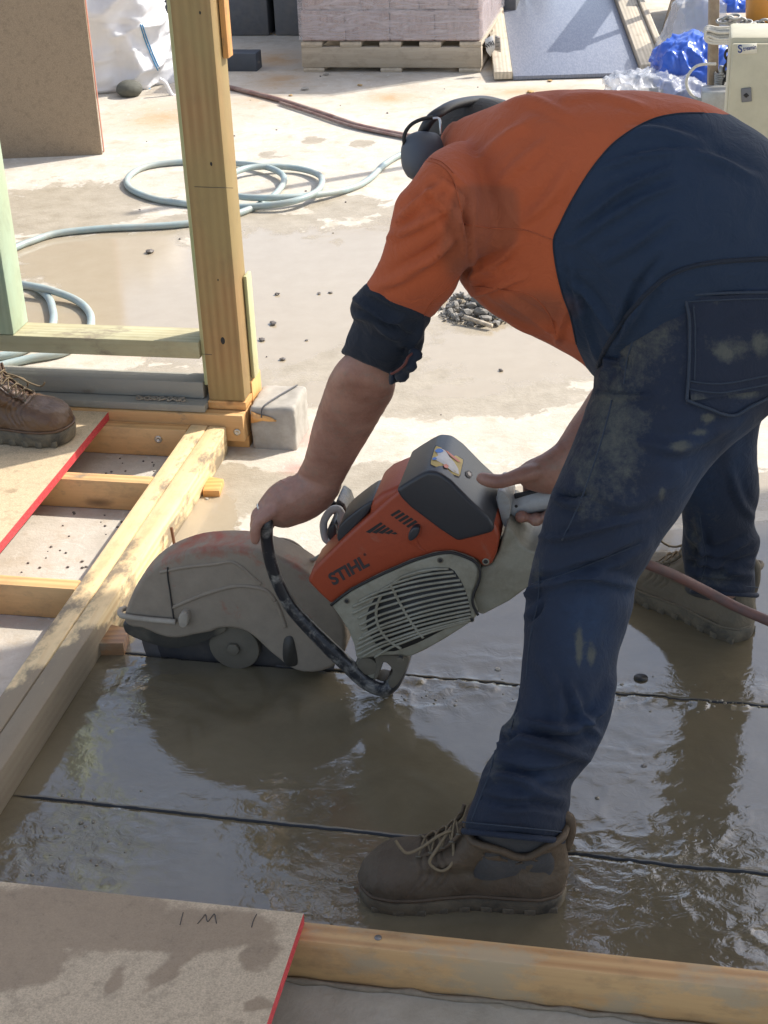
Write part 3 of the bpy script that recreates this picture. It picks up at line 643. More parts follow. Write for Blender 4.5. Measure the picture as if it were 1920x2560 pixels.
# intake ring left of the front cover
rp=cb_([(172,690),(168,630),(190,580),(225,545),(262,545),(278,580),(262,640),(235,700),(205,735),(182,725)])
tube('clamp_ring',[S(u,v,.0) for u,v in rp],.0068,M['greygrip'],saw,4,10,True)
prism('clamp_body',cb_([(185,700),(200,650),(240,640),(245,700),(215,745)]),-.02,.04,M['black'],saw,.004,3,S,2)
# belt boss and bracket under the starter cover
(u,v),=cb_([(436,1502)]); disc('belt_boss',S(u,v,-.085),.0215,-.012,.05,M['beige'],saw,40,.004); disc('boss_cap',S(u,v,-.098),.0175,-.0015,.002,M['flange'],saw,32,.001)
prism('bracket',cb_([(480,1450),(540,1436),(640,1440),(690,1455),(676,1510),(640,1580),(590,1640),(560,1600),(590,1540),(570,1500),(530,1480),(505,1560),(470,1590),(490,1500)]),-.10,-.05,M['flange'],saw,.006,3,S,2)
dot('screw',*cb_([(640,1446)])[0],-.112,.006,M['flange'],saw,.01); dot('screw',*cb_([(640,1446)])[0],-.121,.0042,M['dark'],saw,.001)
prism('foot',cb_([(470,1600),(560,1600),(585,1660),(560,1700),(500,1690)]),-.09,-.05,M['flange'],saw,.005,3,S,2)
# decals are laid on the housing surface
def bvh_of(o):
    M_=WM[o]; me=o.data; vs=[M_@v.co for v in me.vertices]; return BVHTree.FromPolygons(vs,[tuple(p.vertices) for p in me.polygons])
def hit(bv,u,v,lift=.0006):
    r=ray(u,v).normalized(); l,n,i,d=bv.ray_cast(C0,r)
    if l is None: return None
    if n.dot(r)>0: n=-n
    return l+n*lift
def decal(name,tgt,poly,mat,lift=.0006,n=8,par=None,bv=None):
    """quad patch draped over a surface (poly: four corners)"""
    bv=bv or bvh_of(tgt); a,b,c,d=[Vector((*p,0)) for p in poly]; g={};vs=[];fs=[]
    for j in range(n+1):
        for i in range(n+1):
            s,t_=i/n,j/n; p=(a*(1-s)+b*s)*(1-t_)+(d*(1-s)+c*s)*t_; h=hit(bv,p.x,p.y,lift)
            if h is not None: g[(i,j)]=len(vs); vs.append(h)
    for j in range(n):
        for i in range(n):
            k=[(i,j),(i+1,j),(i+1,j+1),(i,j+1)]
            if all(q in g for q in k): fs.append(tuple(g[q] for q in k))
    if not fs: return None
    return mk(name,vs,fs,mat,par or tgt)
def polydecal(name,tgt,poly,mat,lift=.0008,par=None,bv=None):
    bv=bv or bvh_of(tgt); c=(sum(p[0] for p in poly)/len(poly),sum(p[1] for p in poly)/len(poly)); vs=[];fs=[]
    n=len(poly)
    for s in (1,.66,.33):
        for p in poly:
            h=hit(bv,c[0]+(p[0]-c[0])*s,c[1]+(p[1]-c[1])*s,lift)
            if h is None: return None
            vs.append(h)
    h=hit(bv,*c,lift); vs.append(h)
    for k in range(2):
        for i in range(n): fs.append((k*n+i,k*n+(i+1)%n,(k+1)*n+(i+1)%n,(k+1)*n+i))
    for i in range(n): fs.append((2*n+i,2*n+(i+1)%n,3*n))
    return mk(name,vs,fs,mat,par or tgt)
M['yellow']=plain('sticker_yellow',(.60,.42,.07),.5,dirt=.3); M['white']=plain('sticker_white',(.72,.70,.66),.5,dirt=.35); M['stblue']=plain('sticker_blue',(.05,.18,.50),.5); M['stred']=plain('sticker_red',(.6,.16,.08),.5); M['cream']=plain('label_cream',(.62,.55,.47),.5,dirt=.3); M['ink']=plain('ink',(.03,.025,.025),.6)
bc=bvh_of(cv)
def rr(q,k=.16):
    out=[];m=len(q)
    for i in range(m):
        p0,p1,p2=Vector(q[i-1]),Vector(q[i]),Vector(q[(i+1)%m]); out+= [tuple(p1.lerp(p0,k)),tuple(p1*.72+p1.lerp(p0,k)*.14+p1.lerp(p2,k)*.14),tuple(p1.lerp(p2,k))]
    return out
stk=polydecal('sticker_rim',cv,rr(cb_([(848,150),(1024,240),(998,358),(811,277)])),M['ink'],.0006,cv,bc)
stk=polydecal('warning_sticker',cv,rr(cb_([(854,157),(1018,243),(994,350),(819,274)])),M['yellow'],.0011,cv,bc)
def sk_(nm,q,m,l): polydecal(nm,cv,cb_(q),M[m],l,cv,bc)
sk_('sticker_figure',[(850,190),(880,178),(910,190),(930,225),(962,262),(985,300),(990,335),(950,318),(900,275),(862,255),(840,235),(868,222)],'white',.0016)
sk_('sticker_mark',[(848,192),(866,180),(888,182),(900,196),(880,206),(856,204)],'stblue',.002)
sk_('sticker_mark',[(832,240),(848,232),(862,240),(850,250),(836,250)],'stblue',.002)
sk_('sticker_mark',[(905,190),(925,198),(985,245),(1000,262),(980,258),(935,222)],'stred',.002)
sk_('sticker_mark',[(895,280),(912,272),(928,285),(922,300),(903,296)],'stred',.002)
polydecal('fuel_button',cv,cb_([(1032,315),(1050,308),(1068,320),(1074,342),(1062,356),(1044,350),(1032,335)]),M['ink'],.0012,cv,bc)
polydecal('fuel_symbol',cv,cb_([(1042,322),(1052,318),(1064,332),(1064,346),(1054,344),(1044,334)]),M['cream'],.0018,cv,bc)
bh=bvh_of(hs)
polydecal('paper_label',hs,cb_([(600,288),(617,296),(555,410),(500,442),(497,420),(545,372),(552,340),(572,325)]),M['cream'],.001,hs,bh)
# vents: slanted dark decals for the shade inside the slots, two groups
def slot(q,tgt=hs,bv=bh,m='dark'):
    polydecal('vent_slot_shade',tgt,cb_(q),M[m],.0007,tgt,bv)
for k in range(5):
    x=577+k*24; y=572-2*k+k*16; L=78-4*k
    slot([(x,y),(x+12,y+9),(x+L,y-28+2*k),(x+L-12,y-38+2*k)] if False else [(575+24*k,578+17*k),(588+24*k,588+17*k),(642+25*k,558+16*k),(628+25*k,545+16*k)])
for k in range(5):
    slot([(425+38*k,682+2*k),(452+38*k,690+2*k),(530+22*k,632+15*k),(518+22*k,622+15*k)])
# oval decompression knob
kp=cb_([(682,718),(690,686),(712,662),(738,654),(752,668),(748,696),(728,724),(704,740),(688,736)])
prism('decompression_knob',kp,-.120,-.105,M['black'],saw,.004,3,S,2); prism('knob_surround',cb_([(672,720),(680,680),(706,650),(742,642),(766,660),(762,700),(738,734),(760,780),(790,800),(762,796),(720,765),(684,748)]),-.1095,-.105,M['orange'],hs,.002,2,S,2)
# lettering
def text_obj(name,s,size,mat,par,u,v,off,u2,v2,pl=EY,p0=S0,shear=.0,bold=.0,target_w=None,fn=None,space=1.):
    cu=bpy.data.curves.new(name,'FONT'); cu.body=s; cu.size=1; cu.shear=shear; cu.offset=bold; cu.extrude=.004; cu.space_character=space
    o=bpy.data.objects.new(name,cu); COL.objects.link(o); dg=bpy.context.evaluated_depsgraph_get(); me=bpy.data.meshes.new_from_object(o.evaluated_get(dg)); bpy.data.objects.remove(o)
    a,_=meshnp(me); a[:,0]-=a[:,0].min(); wd=a[:,0].max(); p=PL(u,v,p0,pl,off); q=PL(u2,v2,p0,pl,off); X=(q-p); k=X.length/wd; X.normalize(); Z=-pl; Y_=Z.cross(X).normalized()
    if Y_.z<0: Y_=-Y_
    ky=size
    P=np.array(p)[None]+a[:,:1]*k*np.array(X)+a[:,1:2]*ky*np.array(Y_)+a[:,2:3]*.06*np.array(Z)
    setco(me,P); o=place_mesh(name,me,mat,par); o.data.shade_flat(); return o
(u1,v1),(u2,v2)=cb_([(228,1008),(452,884)])
text_obj('lettering','STIHL',.0300,M['ink'],hs,u1,v1,-.1084,u2,v2,shear=.15,bold=.035)
(u1,v1),(u2,v2)=cb_([(418,832),(432,825)]); text_obj('trademark','®',.007,M['ink'],hs,u1,v1,-.1084,u2,v2)
bf=bvh_of(fcv)
tube('water_line',[S(u,v,.03) for u,v in ca([(1120,830),(1180,828),(1250,850),(1310,895),(1350,950),(1390,975)])]+[S(800,1420,.03)],.0042,M['mudhose'],saw,6,8)
tube('water_line',[S(740+.41*x,1050+.41*y,.0) for x,y in ((60,855),(110,850),(160,820))],.004,M['mudhose'],saw,4,8)
# water supply hose leaving behind the leg
M['redhose']=plain('red_black_hose',(.13,.055,.04),.6,var=.5,scale=25,dirt=.55,dcol=(.06,.055,.05),dscale=30)
rp=[S(1280,1345,0),S(1310,1330,0),D(1345,1326,2.24),D(1400,1335,2.2),D(1480,1362,2.12),D(1560,1390,2.06),D(1622,1412,2.04),D(1690,1440,2.05),D(1760,1475,2.06),D(1840,1517,2.05),D(1930,1556,2.03),D(2030,1600,2.0),G(2150,1660,.012),G(2350,1720,.012),G(3000,1760,.012),G(5200,1500,.012)]
o=tube('water_hose',rp,.0082,M['redhose'],None,8,12); tag(o,'dark red muddy water hose trailing right from the saw across the farther boot','hose')
# ---------------- the worker ----------------
def cloth(name,c,var=.25,rough=.85,weave=900,sheen=.2,dust=None,dcol=(.2,.18,.15),split=None,c2=None,weave_b=.15):
    t=NT(name); p=t.coord(); n=t.noise(p,7,6,.6); f=t.noise(p,weave*.4,2,.6)
    col=t.mix(n,tuple(x*(1-var) for x in c),tuple(x*(1+var) for x in c))
    if split:
        m=t.math('GREATER_THAN',t.attr(split),0.); col2=t.mix(n,tuple(x*(1-var) for x in c2),tuple(x*(1+var) for x in c2)); col=t.mix(m,col,col2)
        s=t.attr('dark_patch'); col=t.mix(t.math('MULTIPLY',s,.42),col,(.12,.05,.025))
    if dust:
        d=t.math('ADD',t.attr('dust'),t.math('ADD',t.math('MULTIPLY',t.math('SUBTRACT',t.noise(p,16,8,.7),.5),.8),t.math('MULTIPLY',t.math('SUBTRACT',t.noise(p,70,8,.8),.5),1.3))); m=t.ramp(d,[(.28,0),(.72,1)]); m=t.math('MULTIPLY',m,dust)
        if name=='dark_denim': col=t.mix(t.math('MULTIPLY',t.attr('fade'),t.noise(p,60,5,.75)),col,(.016,.045,.10))
        col=t.mix(m,col,dcol)
    col=t.mix(t.math('MULTIPLY',f,.35),col,tuple(x*.5 for x in c)) if not split else col
    b=t.bump(f,weave_b,.001); b=t.bump(t.noise(p,24,5,.6,1.2),.55,.008,b); b=t.bump(t.noise(p,75,4,.6,.5),.18,.003,b)
    return t.out(col,rough,nrm=b,Sheen_Weight=sheen*.2,Sheen_Roughness=.5)
M['shirt']=cloth('hi_vis_shirt',(.36,.072,.018),var=.1,split='navy',c2=(.004,.0155,.037),sheen=.25)
M['sleeve']=M['shirt']
M['denim']=cloth('dark_denim',(.005,.0105,.025),var=.55,weave=1200,dust=.9,dcol=(.085,.085,.065),sheen=.15,weave_b=.25)
M['jeanseam']=cloth('denim_seam',(.022,.032,.048),var=.3,weave=1200)
t=NT('skin'); n=t.noise(t.coord(),18,6,.65); n2=t.noise(t.coord(),230,3,.6); c=t.mix(t.ramp(n,[(.35,0),(.65,1)]),(.23,.105,.07),(.35,.185,.13)); du=t.ramp(t.noise(t.coord(loc=(2,0,0)),40,9,.75),[(.52,0),(.66,.6)]); c=t.mix(du,c,(.22,.165,.12))
M['skin']=t.out(c,.5,nrm=t.bump(n2,.4,.0015,t.bump(t.noise(t.coord(scale=(1,1,.5)),60,6,.7,.6),.4,.003)),Subsurface_Weight=.08,Subsurface_Scale=.01)
M['leather']=cloth('dusty_leather',(.085,.055,.029),var=.35,rough=.75,weave=500,dust=.5,dcol=(.11,.085,.052),sheen=.0)
M['leather2']=cloth('brown_leather',(.10,.052,.024),var=.5,rough=.42,weave=300,dust=.0,sheen=.0)
M['leather3']=cloth('mud_leather',(.15,.12,.078),var=.35,rough=.85,weave=400,sheen=.0)
M['soleb']=muddy('boot_sole',(.045,.04,.03),.55,(.15,.12,.075),seed=11,sc_=14,rough=.6,bump=.5)
M['lace']=plain('laces',(.16,.115,.062),.85,var=.3,scale=300,bump=.3)
M['cap']=cloth('dark_cap',(.050,.045,.038),var=.3,sheen=.1)
M['muff']=plain('earmuff_shell',(.07,.08,.095),.6,dirt=.4,dcol=(.10,.095,.08),dscale=20)
k_=1.1573
def dn(st): return [(a*k_,b*k_,c*k_,d*k_,e,f) for a,b,c,d,e,f in st]
person=empty('person',D(1290,2060,1.75)*1+Vector((0,0,-.15)),'worker in orange and navy shirt and dusty jeans bent over the saw','person')
torso=limb(dn([(985,262,950,385,2.20,1.0),(1022,246,958,470,2.16,1.05),(1066,226,985,590,2.12,1.02),(1120,206,1025,650,2.10,.98),(1200,196,1100,702,2.09,.92),(1300,193,1185,742,2.08,.88),(1400,197,1256,778,2.07,.86),(1490,213,1288,815,2.06,.84),(1570,244,1330,838,2.05,.84),(1660,302,1400,850,2.04,.84),(1740,380,1500,850,2.03,.84)]),36,6)
slv=limb(dn([(985,300,1100,470,2.05,1.0),(925,335,1075,520,2.0,1.0),(880,400,1036,560,1.985,.98),(856,432,1018,575,1.985,.95),(838,508,1000,590,2.0,.92),(813,572,972,640,2.02,.9),(787,612,938,682,2.045,.9)]),32,6)
cuff=limb(dn([(800,606,935,668,2.045,.75),(783,623,930,692,2.05,.93),(765,645,918,715,2.065,.97),(755,672,916,745,2.075,.95),(762,695,905,770,2.085,.9),(745,735,893,795,2.10,.95),(733,762,872,822,2.115,.97)]),32,6,False)
slf=limb([(1250,520,1420,640,2.26,1.),(1360,640,1480,760,2.30,1.),(1450,740,1560,850,2.33,1.)],20,4)
M['sh_mesh']=None
me=remesh(join([torso,slv,slf]),.0055,8)
# creases pressed into the shirt, traced from the photograph
FS=[([(1060,470),(1120,520),(1165,600),(1175,700)],11,.006),([(1170,480),(1165,560),(1172,640),(1168,720)],8,-.007),([(960,600),(1050,560),(1120,520)],10,.005),([(1000,680),(1080,640),(1140,600)],9,.004),([(985,560),(1050,500),(1110,455)],9,.0045),
 ([(1180,700),(1240,660),(1300,600)],9,.004),([(1170,740),(1230,720),(1310,690)],8,.0045),([(1165,700),(1220,660),(1270,640)],7,.004),([(1300,560),(1370,500),(1430,410)],13,.004),([(1240,470),(1310,400),(1370,350)],13,.003),([(1190,400),(1260,340),(1330,300)],14,.003),
 ([(1440,560),(1530,490),(1600,450),(1680,420)],9,.005),([(1420,620),(1500,560),(1600,500),(1700,460)],9,.004),([(1500,420),(1600,390),(1700,380)],9,.0035),([(1560,330),(1660,330),(1780,370)],12,.004),([(1700,370),(1800,400),(1900,450)],12,.004),([(1420,700),(1480,760),(1530,840)],9,.005),([(1500,660),(1600,600),(1680,540)],11,.004),
 ([(1200,760),(1290,820),(1380,880),(1440,900)],9,.005),([(1180,800),(1260,860),(1360,900)],8,-.004),([(1260,740),(1330,790),(1400,850)],9,.004),([(1380,900),(1400,820),(1420,760)],8,.003),([(1420,640),(1440,740),(1470,840),(1490,900)],7,.004),([(930,720),(1010,690),(1090,640),(1130,590)],12,.004),([(1090,420),(1150,470),(1170,500)],6,-.003),
 ([(1400,250),(1500,240),(1620,270)],10,.0025),([(1250,260),(1330,250),(1430,300)],12,.0025),([(1640,700),(1590,780),(1530,880)],9,.004),([(1650,640),(1590,720),(1540,850)],9,-.005)]
folds(me,FS)
a,nn=meshnp(me)
# gentle all-over cloth waviness
wv=np.array([mnoise.fractal(Vector((p[0]*9,p[1]*9,p[2]*9)),1,2,3) for p in a]); setco(me,a+nn*(wv*.0035)[:,None])
shirt=place_mesh('shirt',me,M['shirt'],person)
vsw=np.array([list(WM[shirt]@v.co) for v in shirt.data.vertices]); uv=projn(vsw)
d,t_,s=pdist(uv,sp2([(2000,262),(1830,285),(1780,282),(1690,284),(1620,302),(1540,352),(1480,420),(1430,500),(1400,560),(1383,600),(1388,660),(1404,730),(1425,790),(1440,860),(1475,940),(1490,1000)],6))
x=shirt.data.attributes.new('navy','FLOAT','POINT'); x.data.foreach_set('value',(-d*s).astype(np.float32))
sw=np.clip(1.25*np.exp(-(((uv[:,0]-1215)/85)**4+((uv[:,1]-545)/85)**4))+.9*np.exp(-(((uv[:,0]-1150)/60)**2+((uv[:,1]-630)/90)**2))+.8*np.exp(-(((uv[:,0]-1330)/150)**2+((uv[:,1]-770)/60)**2)),0,1)  # patches where the shirt colour turns darker brown
x=shirt.data.attributes.new('dark_patch','FLOAT','POINT'); x.data.foreach_set('value',np.clip((sw-.35)*3,0,1).astype(np.float32))
if np.median((-d*s)[(uv[:,0]>1700)&(uv[:,1]>450)])<0: x=shirt.data.attributes['navy']; x.data.foreach_set('value',(d*s).astype(np.float32))
me=remesh(cuff,.004,3); folds(me,[([(885,780),(960,810),(1040,850)],9,-.006),([(880,740),(960,790),(1010,800)],9,.006),([(1000,860),(1040,880),(1050,920)],6,.004),([(870,790),(930,800),(1000,850)],8,.004),([(1060,800),(1040,850),(1000,930)],8,.004)])
a,nn=meshnp(me); wv=np.array([mnoise.fractal(Vector((p[0]*16,p[1]*16,p[2]*16)),1,2,3) for p in a]); setco(me,a+nn*(wv*.004)[:,None])
M['navy']=cloth('navy_cuff',(.004,.009,.019),var=.15,sheen=.2)
cf=place_mesh('sleeve_cuff',me,M['navy'],shirt)
M['pipe']=cloth('red_piping',(.12,.03,.02),var=.2)
bcf=bvh_of(cf)
def draped(name,pts,r,mat,par,bv,lift=.0008,seg=6,n=6):
    P=[hit(bv,u,v,lift) for u,v in sp2(pts,n)]; P=[p for p in P if p is not None]
    Q=[P[0]] if P else []
    for p in P[1:]:
        if (p-Q[-1]).length>.04: break
        if (p-Q[-1]).length>.0015: Q.append(p)
    if len(Q)<3: return None
    v,f=tubegeo(Q,r,seg); return mk(name,v,f,mat,par)
# rolled, frayed edge of the cuff
for q in ([(1025,905),(1000,930),(985,948),(968,938)],[(1040,880),(1025,900),(1003,925),(990,940)],[(1030,884),(1040,892),(1046,880),(1036,905)]):
    P=[D(u,v,2.06) for u,v in q]
tube('rolled_hem',[D(u,v,y) for u,v,y in ((1042,880,2.03),(1032,898,2.02),(1024,915,2.02),(1010,932,2.03),(996,944,2.05),(976,944,2.05))],lambda s:.0085+.0022*math.sin(s*21),M['navy'],shirt,6,10)
tube('rolled_hem',[D(u,v,y) for u,v,y in ((1030,884,2.02),(1020,893,2.01),(1012,910,2.01),(996,925,2.02),(978,935,2.03))],.002,M['pipe'],shirt,6,6)
bs_=bvh_of(shirt)
M['oseam']=cloth('orange_seam',(.34,.07,.018),var=.1)
for q in ([(1062,400),(1100,412),(1128,440),(1145,490),(1160,560)],[(1068,394),(1104,405),(1134,434)],[(1160,560),(1230,570),(1310,575),(1382,600)],[(1180,715),(1260,725),(1330,740),(1375,790),(1390,840)],[(1060,790),(1085,750),(1120,720),(1150,690)]):
    draped('seam',q,.0011,M['oseam'],shirt,bs_,.0002)
draped('seam',[(1760,283),(1690,285),(1620,303),(1540,353),(1480,421),(1430,501),(1400,561),(1384,601),(1389,660),(1405,730),(1426,790),(1441,860)],.0012,M['navy'],shirt,bs_,.0003)
# jeans
near=limb([(1560,880,1930,420,2.03,.85),(1490,915,2030,520,2.02,.74),(1482,975,2090,660,2.0,.66),(1466,1018,2080,810,1.98,.64),(1443,1082,2010,960,1.955,.64),(1421,1134,1905,1050,1.935,.68),(1397,1192,1812,1128,1.915,.74),(1375,1246,1745,1212,1.90,.80),(1352,1320,1690,1305,1.885,.86),(1328,1400,1628,1400,1.87,.88),(1318,1451,1592,1462,1.86,.88),(1314,1514,1582,1530,1.845,.86),(1307,1631,1550,1640,1.82,.86),(1298,1712,1545,1712,1.80,.86),(1279,1788,1532,1775,1.78,.86),(1250,1822,1510,1840,1.765,.86),(1244,1865,1478,1905,1.745,.86),(1205,1922,1432,1955,1.73,.88),(1190,1970,1422,2012,1.715,.9),(1170,2036,1412,2062,1.70,.88),(1162,2078,1404,2102,1.695,.84)],36,6,False)
farl=limb([(1600,800,2010,760,2.22,.9),(1600,980,1960,940,2.25,.9),(1640,1080,1905,1060,2.255,.9),(1670,1150,1893,1148,2.26,.9),(1695,1220,1899,1222,2.27,.9),(1706,1306,1892,1308,2.285,.9),(1706,1370,1905,1350,2.295,.9),(1714,1420,1889,1408,2.305,.9),(1722,1460,1890,1466,2.31,.9),(1732,1478,1890,1488,2.313,.9)],28,5,False)
far_ring=farl[0][-28:]
me=remesh(join([near,farl]),.0055,7)
FJ=[([(1340,1340),(1400,1345),(1500,1320),(1620,1290)],9,.005),([(1318,1452),(1400,1440),(1500,1410),(1600,1360)],10,-.007),([(1325,1475),(1420,1440),(1530,1450),(1590,1470)],12,.006),([(1300,1500),(1330,1480),(1345,1450)],9,.006),([(1320,1560),(1345,1535),(1360,1500)],9,-.005),([(1540,1700),(1500,1780),(1420,1820),(1330,1810)],13,.007),([(1270,1800),(1330,1830),(1430,1850),(1500,1840)],11,-.007),([(1240,1870),(1320,1850),(1420,1880),(1480,1900)],12,.006),([(1220,1900),(1290,1930),(1380,1930),(1450,1915)],10,-.006),([(1200,1950),(1280,1940),(1350,1980),(1420,2000)],12,.006),([(1190,1990),(1260,2010),(1340,2010),(1410,2030)],9,-.005),([(1250,1820),(1260,1780),(1290,1750)],9,.006),([(1245,1840),(1270,1850),(1290,1830)],8,-.006),
 ([(1480,985),(1560,990),(1640,988)],7,.004),([(1385,1245),(1430,1262),(1450,1255)],9,.006),([(1395,1235),(1440,1240),(1470,1230)],7,-.005),([(1490,900),(1530,830),(1590,760),(1640,720)],12,.008),([(1500,880),(1520,820),(1570,760)],8,-.008),([(1500,950),(1520,900),(1500,860)],9,.006),([(1510,900),(1545,905),(1560,930)],7,.005),([(1560,1090),(1700,1120),(1820,1060)],16,.004),([(1450,1180),(1560,1260),(1700,1200)],18,.003),
 ([(1720,1330),(1780,1390),(1880,1350)],9,.006),([(1715,1400),(1780,1430),(1890,1390)],9,-.006),([(1740,1300),(1755,1370),(1745,1440)],8,.005),([(1750,1400),(1800,1420),(1885,1440)],8,.005),([(1890,1300),(1850,1250),(1830,1180)],10,.004),([(1740,1440),(1800,1455),(1880,1462)],7,-.004),([(1510,1850),(1460,1790),(1420,1700)],10,.005),([(1350,1650),(1400,1750),(1390,1850)],14,.004)]
folds(me,FJ); a,nn=meshnp(me); wv=np.array([mnoise.fractal(Vector((p[0]*11,p[1]*11,p[2]*9)),1,2,3) for p in a]); setco(me,a+nn*(wv*.004)[:,None])
jeans=place_mesh('jeans',me,M['denim'],person)
vsw=np.array([list(WM[jeans]@v.co) for v in jeans.data.vertices]); uv=projn(vsw); du=np.full(len(uv),.08)
for b,k in (((1540,1080,70,170),.62),((1480,1200,60,120),.5),((1600,850,110,130),.5),((1700,1115,24,12),1.1),((1770,1045,16,10),.9),((1810,880,26,18),1.0),((1820,860,50,25),.6),((1900,870,25,30),.7),((1750,1080,18,9),.8),((1860,985,50,16),.7),((1448,1615,8,40),1.1),((1478,1640,10,30),.8),((1655,1235,8,18),.7),((1270,1800,30,50),.6),((1230,1900,25,60),.45),((1560,1040,90,40),.5),((1780,1290,30,80),.25),((1735,1350,20,80),.5),((1340,1420,20,70),.4),((1790,1450,60,25),.45)): du=np.maximum(du,k*eb(uv,*b))
fd=np.zeros(len(uv))
for b,k in (((1740,1200,60,110),.8),((1480,1560,70,110),.9),((1560,1480,70,50),.7),((1480,1800,60,80),.5),((1850,700,120,70),.6),((1850,1130,30,90),.8),((1350,1950,60,40),.4),((1640,1330,80,60),.4)): fd=np.maximum(fd,k*eb(uv,*b))
x=jeans.data.attributes.new('fade','FLOAT','POINT'); x.data.foreach_set('value',fd.astype(np.float32))
x=jeans.data.attributes.new('dust','FLOAT','POINT'); x.data.foreach_set('value',du.astype(np.float32))
bj=bvh_of(jeans)
for q,r in (([(1602,755),(1598,800),(1580,860),(1568,900),(1560,960)],.0013),([(1530,1000),(1518,1050),(1495,1130),(1460,1230),(1430,1300),(1405,1350)],.0012),([(1600,1360),(1500,1400),(1400,1440),(1330,1460)],.0008),([(1316,1700),(1325,1600),(1345,1500),(1350,1400)],.001),([(1240,1870),(1225,1930),(1195,2010),(1180,2050)],.0012),([(1750,1290),(1755,1340),(1765,1400),(1752,1450)],.0011),([(1300,1720),(1295,1760),(1275,1830)],.001)): draped('seam',q,r,M['jeanseam'],jeans,bj,.0002)
def hit2(u,v,l):
    a_,b_=hit(bs_,u,v,l),hit(bj,u,v,l)
    if a_ is None or b_ is None: return a_ or b_
    return a_ if (a_-C0).length<(b_-C0).length else b_
P=[hit2(u,v,.001) for u,v in sp2([(1495,915),(1515,870),(1548,815),(1590,765),(1625,725),(1665,692),(1720,668),(1790,655),(1880,648),(1960,645)])]
v_,f_=tubegeo([p for p in P if p is not None],.0032,8); mk('shirt_hem',v_,f_,M['navy'],shirt)
# back pocket: raised patch with stitched edges
pk=decal('back_pocket',jeans,[(1714,742),(1980,728),(1985,960),(1726,1002)],M['denim'],.0035,14,jeans,bj)
if pk:
    a,_=meshnp(pk.data); x=pk.data.attributes.new('dust','FLOAT','POINT'); vw=np.array([list(WM[pk]@v.co) for v in pk.data.vertices]); uvp=projn(vw); dd=np.full(len(uvp),.1)
    for b,k in (((1810,880,26,18),1.1),((1830,870,60,30),.6),((1900,860,25,30),.8),((1760,1000,150,20),.5)): dd=np.maximum(dd,k*eb(uvp,*b))
    x.data.foreach_set('value',dd.astype(np.float32))
for q,r in (([(1712,736),(1780,732),(1860,730),(1960,730)],.0022),([(1716,752),(1790,748),(1870,746),(1960,746)],.0012),([(1712,738),(1722,790),(1724,860),(1722,930),(1716,1000)],.0022),([(1733,760),(1738,850),(1736,950)],.0011),([(1716,1000),(1770,1020),(1828,1036),(1880,1010),(1940,980)],.0022),([(1722,952),(1800,958),(1900,940),(1960,925)],.0013),([(1722,972),(1800,980),(1900,962),(1960,950)],.0013),([(1860,655),(1800,662),(1740,660),(1720,650)],.001)): draped('pocket_seam',q,r,M['jeanseam'],pk or jeans,bj,.0040)
def hem(ringp,nm):
    c=sum(ringp,Vector())/len(ringp); r=[c+(p-c)*1.02 for p in ringp]; h=tube(nm,r[::2],.0048,M['denim'],jeans,3,8,True); tube('hem_stitch',[p+Vector((0,0,.016))+(p-c)*.02 for p in r[::2]],.001,M['jeanseam'],jeans,3,5,True)
hem(near[0][-36:],'hem'); hem(far_ring,'hem')
# body: head, neck, trunk, arms and hands in one surface
def fing(pts,r0,r1,n=6):
    P=spline(pts,n); v,f=tubegeo(P,lambda s:(r0+(r1-r0)*s)*(1+.10*math.sin(s*math.pi*3)*.6),12,True)
    # rounded tip
    c=P[-1]; t_=(P[-1]-P[-3]).normalized(); N=t_.orthogonal().normalized(); Q=t_.cross(N)
    rings=[ringpts(c+t_*(r1*h),N*(r1*s),Q*(r1*s),12) for s,h in ((1,0),(.85,.5),(.5,.86),(.15,.98))]
    return [(v,f),loftgeo(rings)]
armN=limb([(1010,730,1050,780,2.07,.9),(925,835,985,875,2.10,.85),(862,888,990,938,2.12,.90),(828,930,985,985,2.135,.98),(805,990,960,1030,2.16,.95),(782,1060,925,1090,2.19,.9),(762,1140,880,1165,2.22,.9),(744,1178,848,1226,2.25,.95)],26,5)
palmN=limb([(752,1165,855,1215,2.25,.8),(738,1186,842,1244,2.258,.95),(704,1198,816,1274,2.266,1.1),(674,1218,778,1300,2.268,1.25),(652,1246,738,1314,2.266,1.4)],24,5)
gs=[armN,palmN]
bar=(S(798,1244,.085)-S(667,1290,-.09)).normalized()*.0215
for i in range(4):
    o=bar*i+Vector((-.009 if i==1 else -.003*i,0,0))
    kn=D(690,1272,2.228)+o; m1=D(650,1286,2.222)+o+Vector((-.004,0,0)); m2=D(636,1312,2.224)+o; tp_=D(637,1342,2.228)+o+Vector((0,0,.012*(i==1)))
    if i==0: m1=D(656,1296,2.222); m2=D(640,1318,2.222); tp_=D(638,1350,2.226)
    gs+=fing([kn,m1,m2,tp_],.0112,.0086)
gs+=fing([D(790,1262,2.30),D(750,1290,2.315),D(722,1302,2.32),D(700,1306,2.31)],.013,.010)
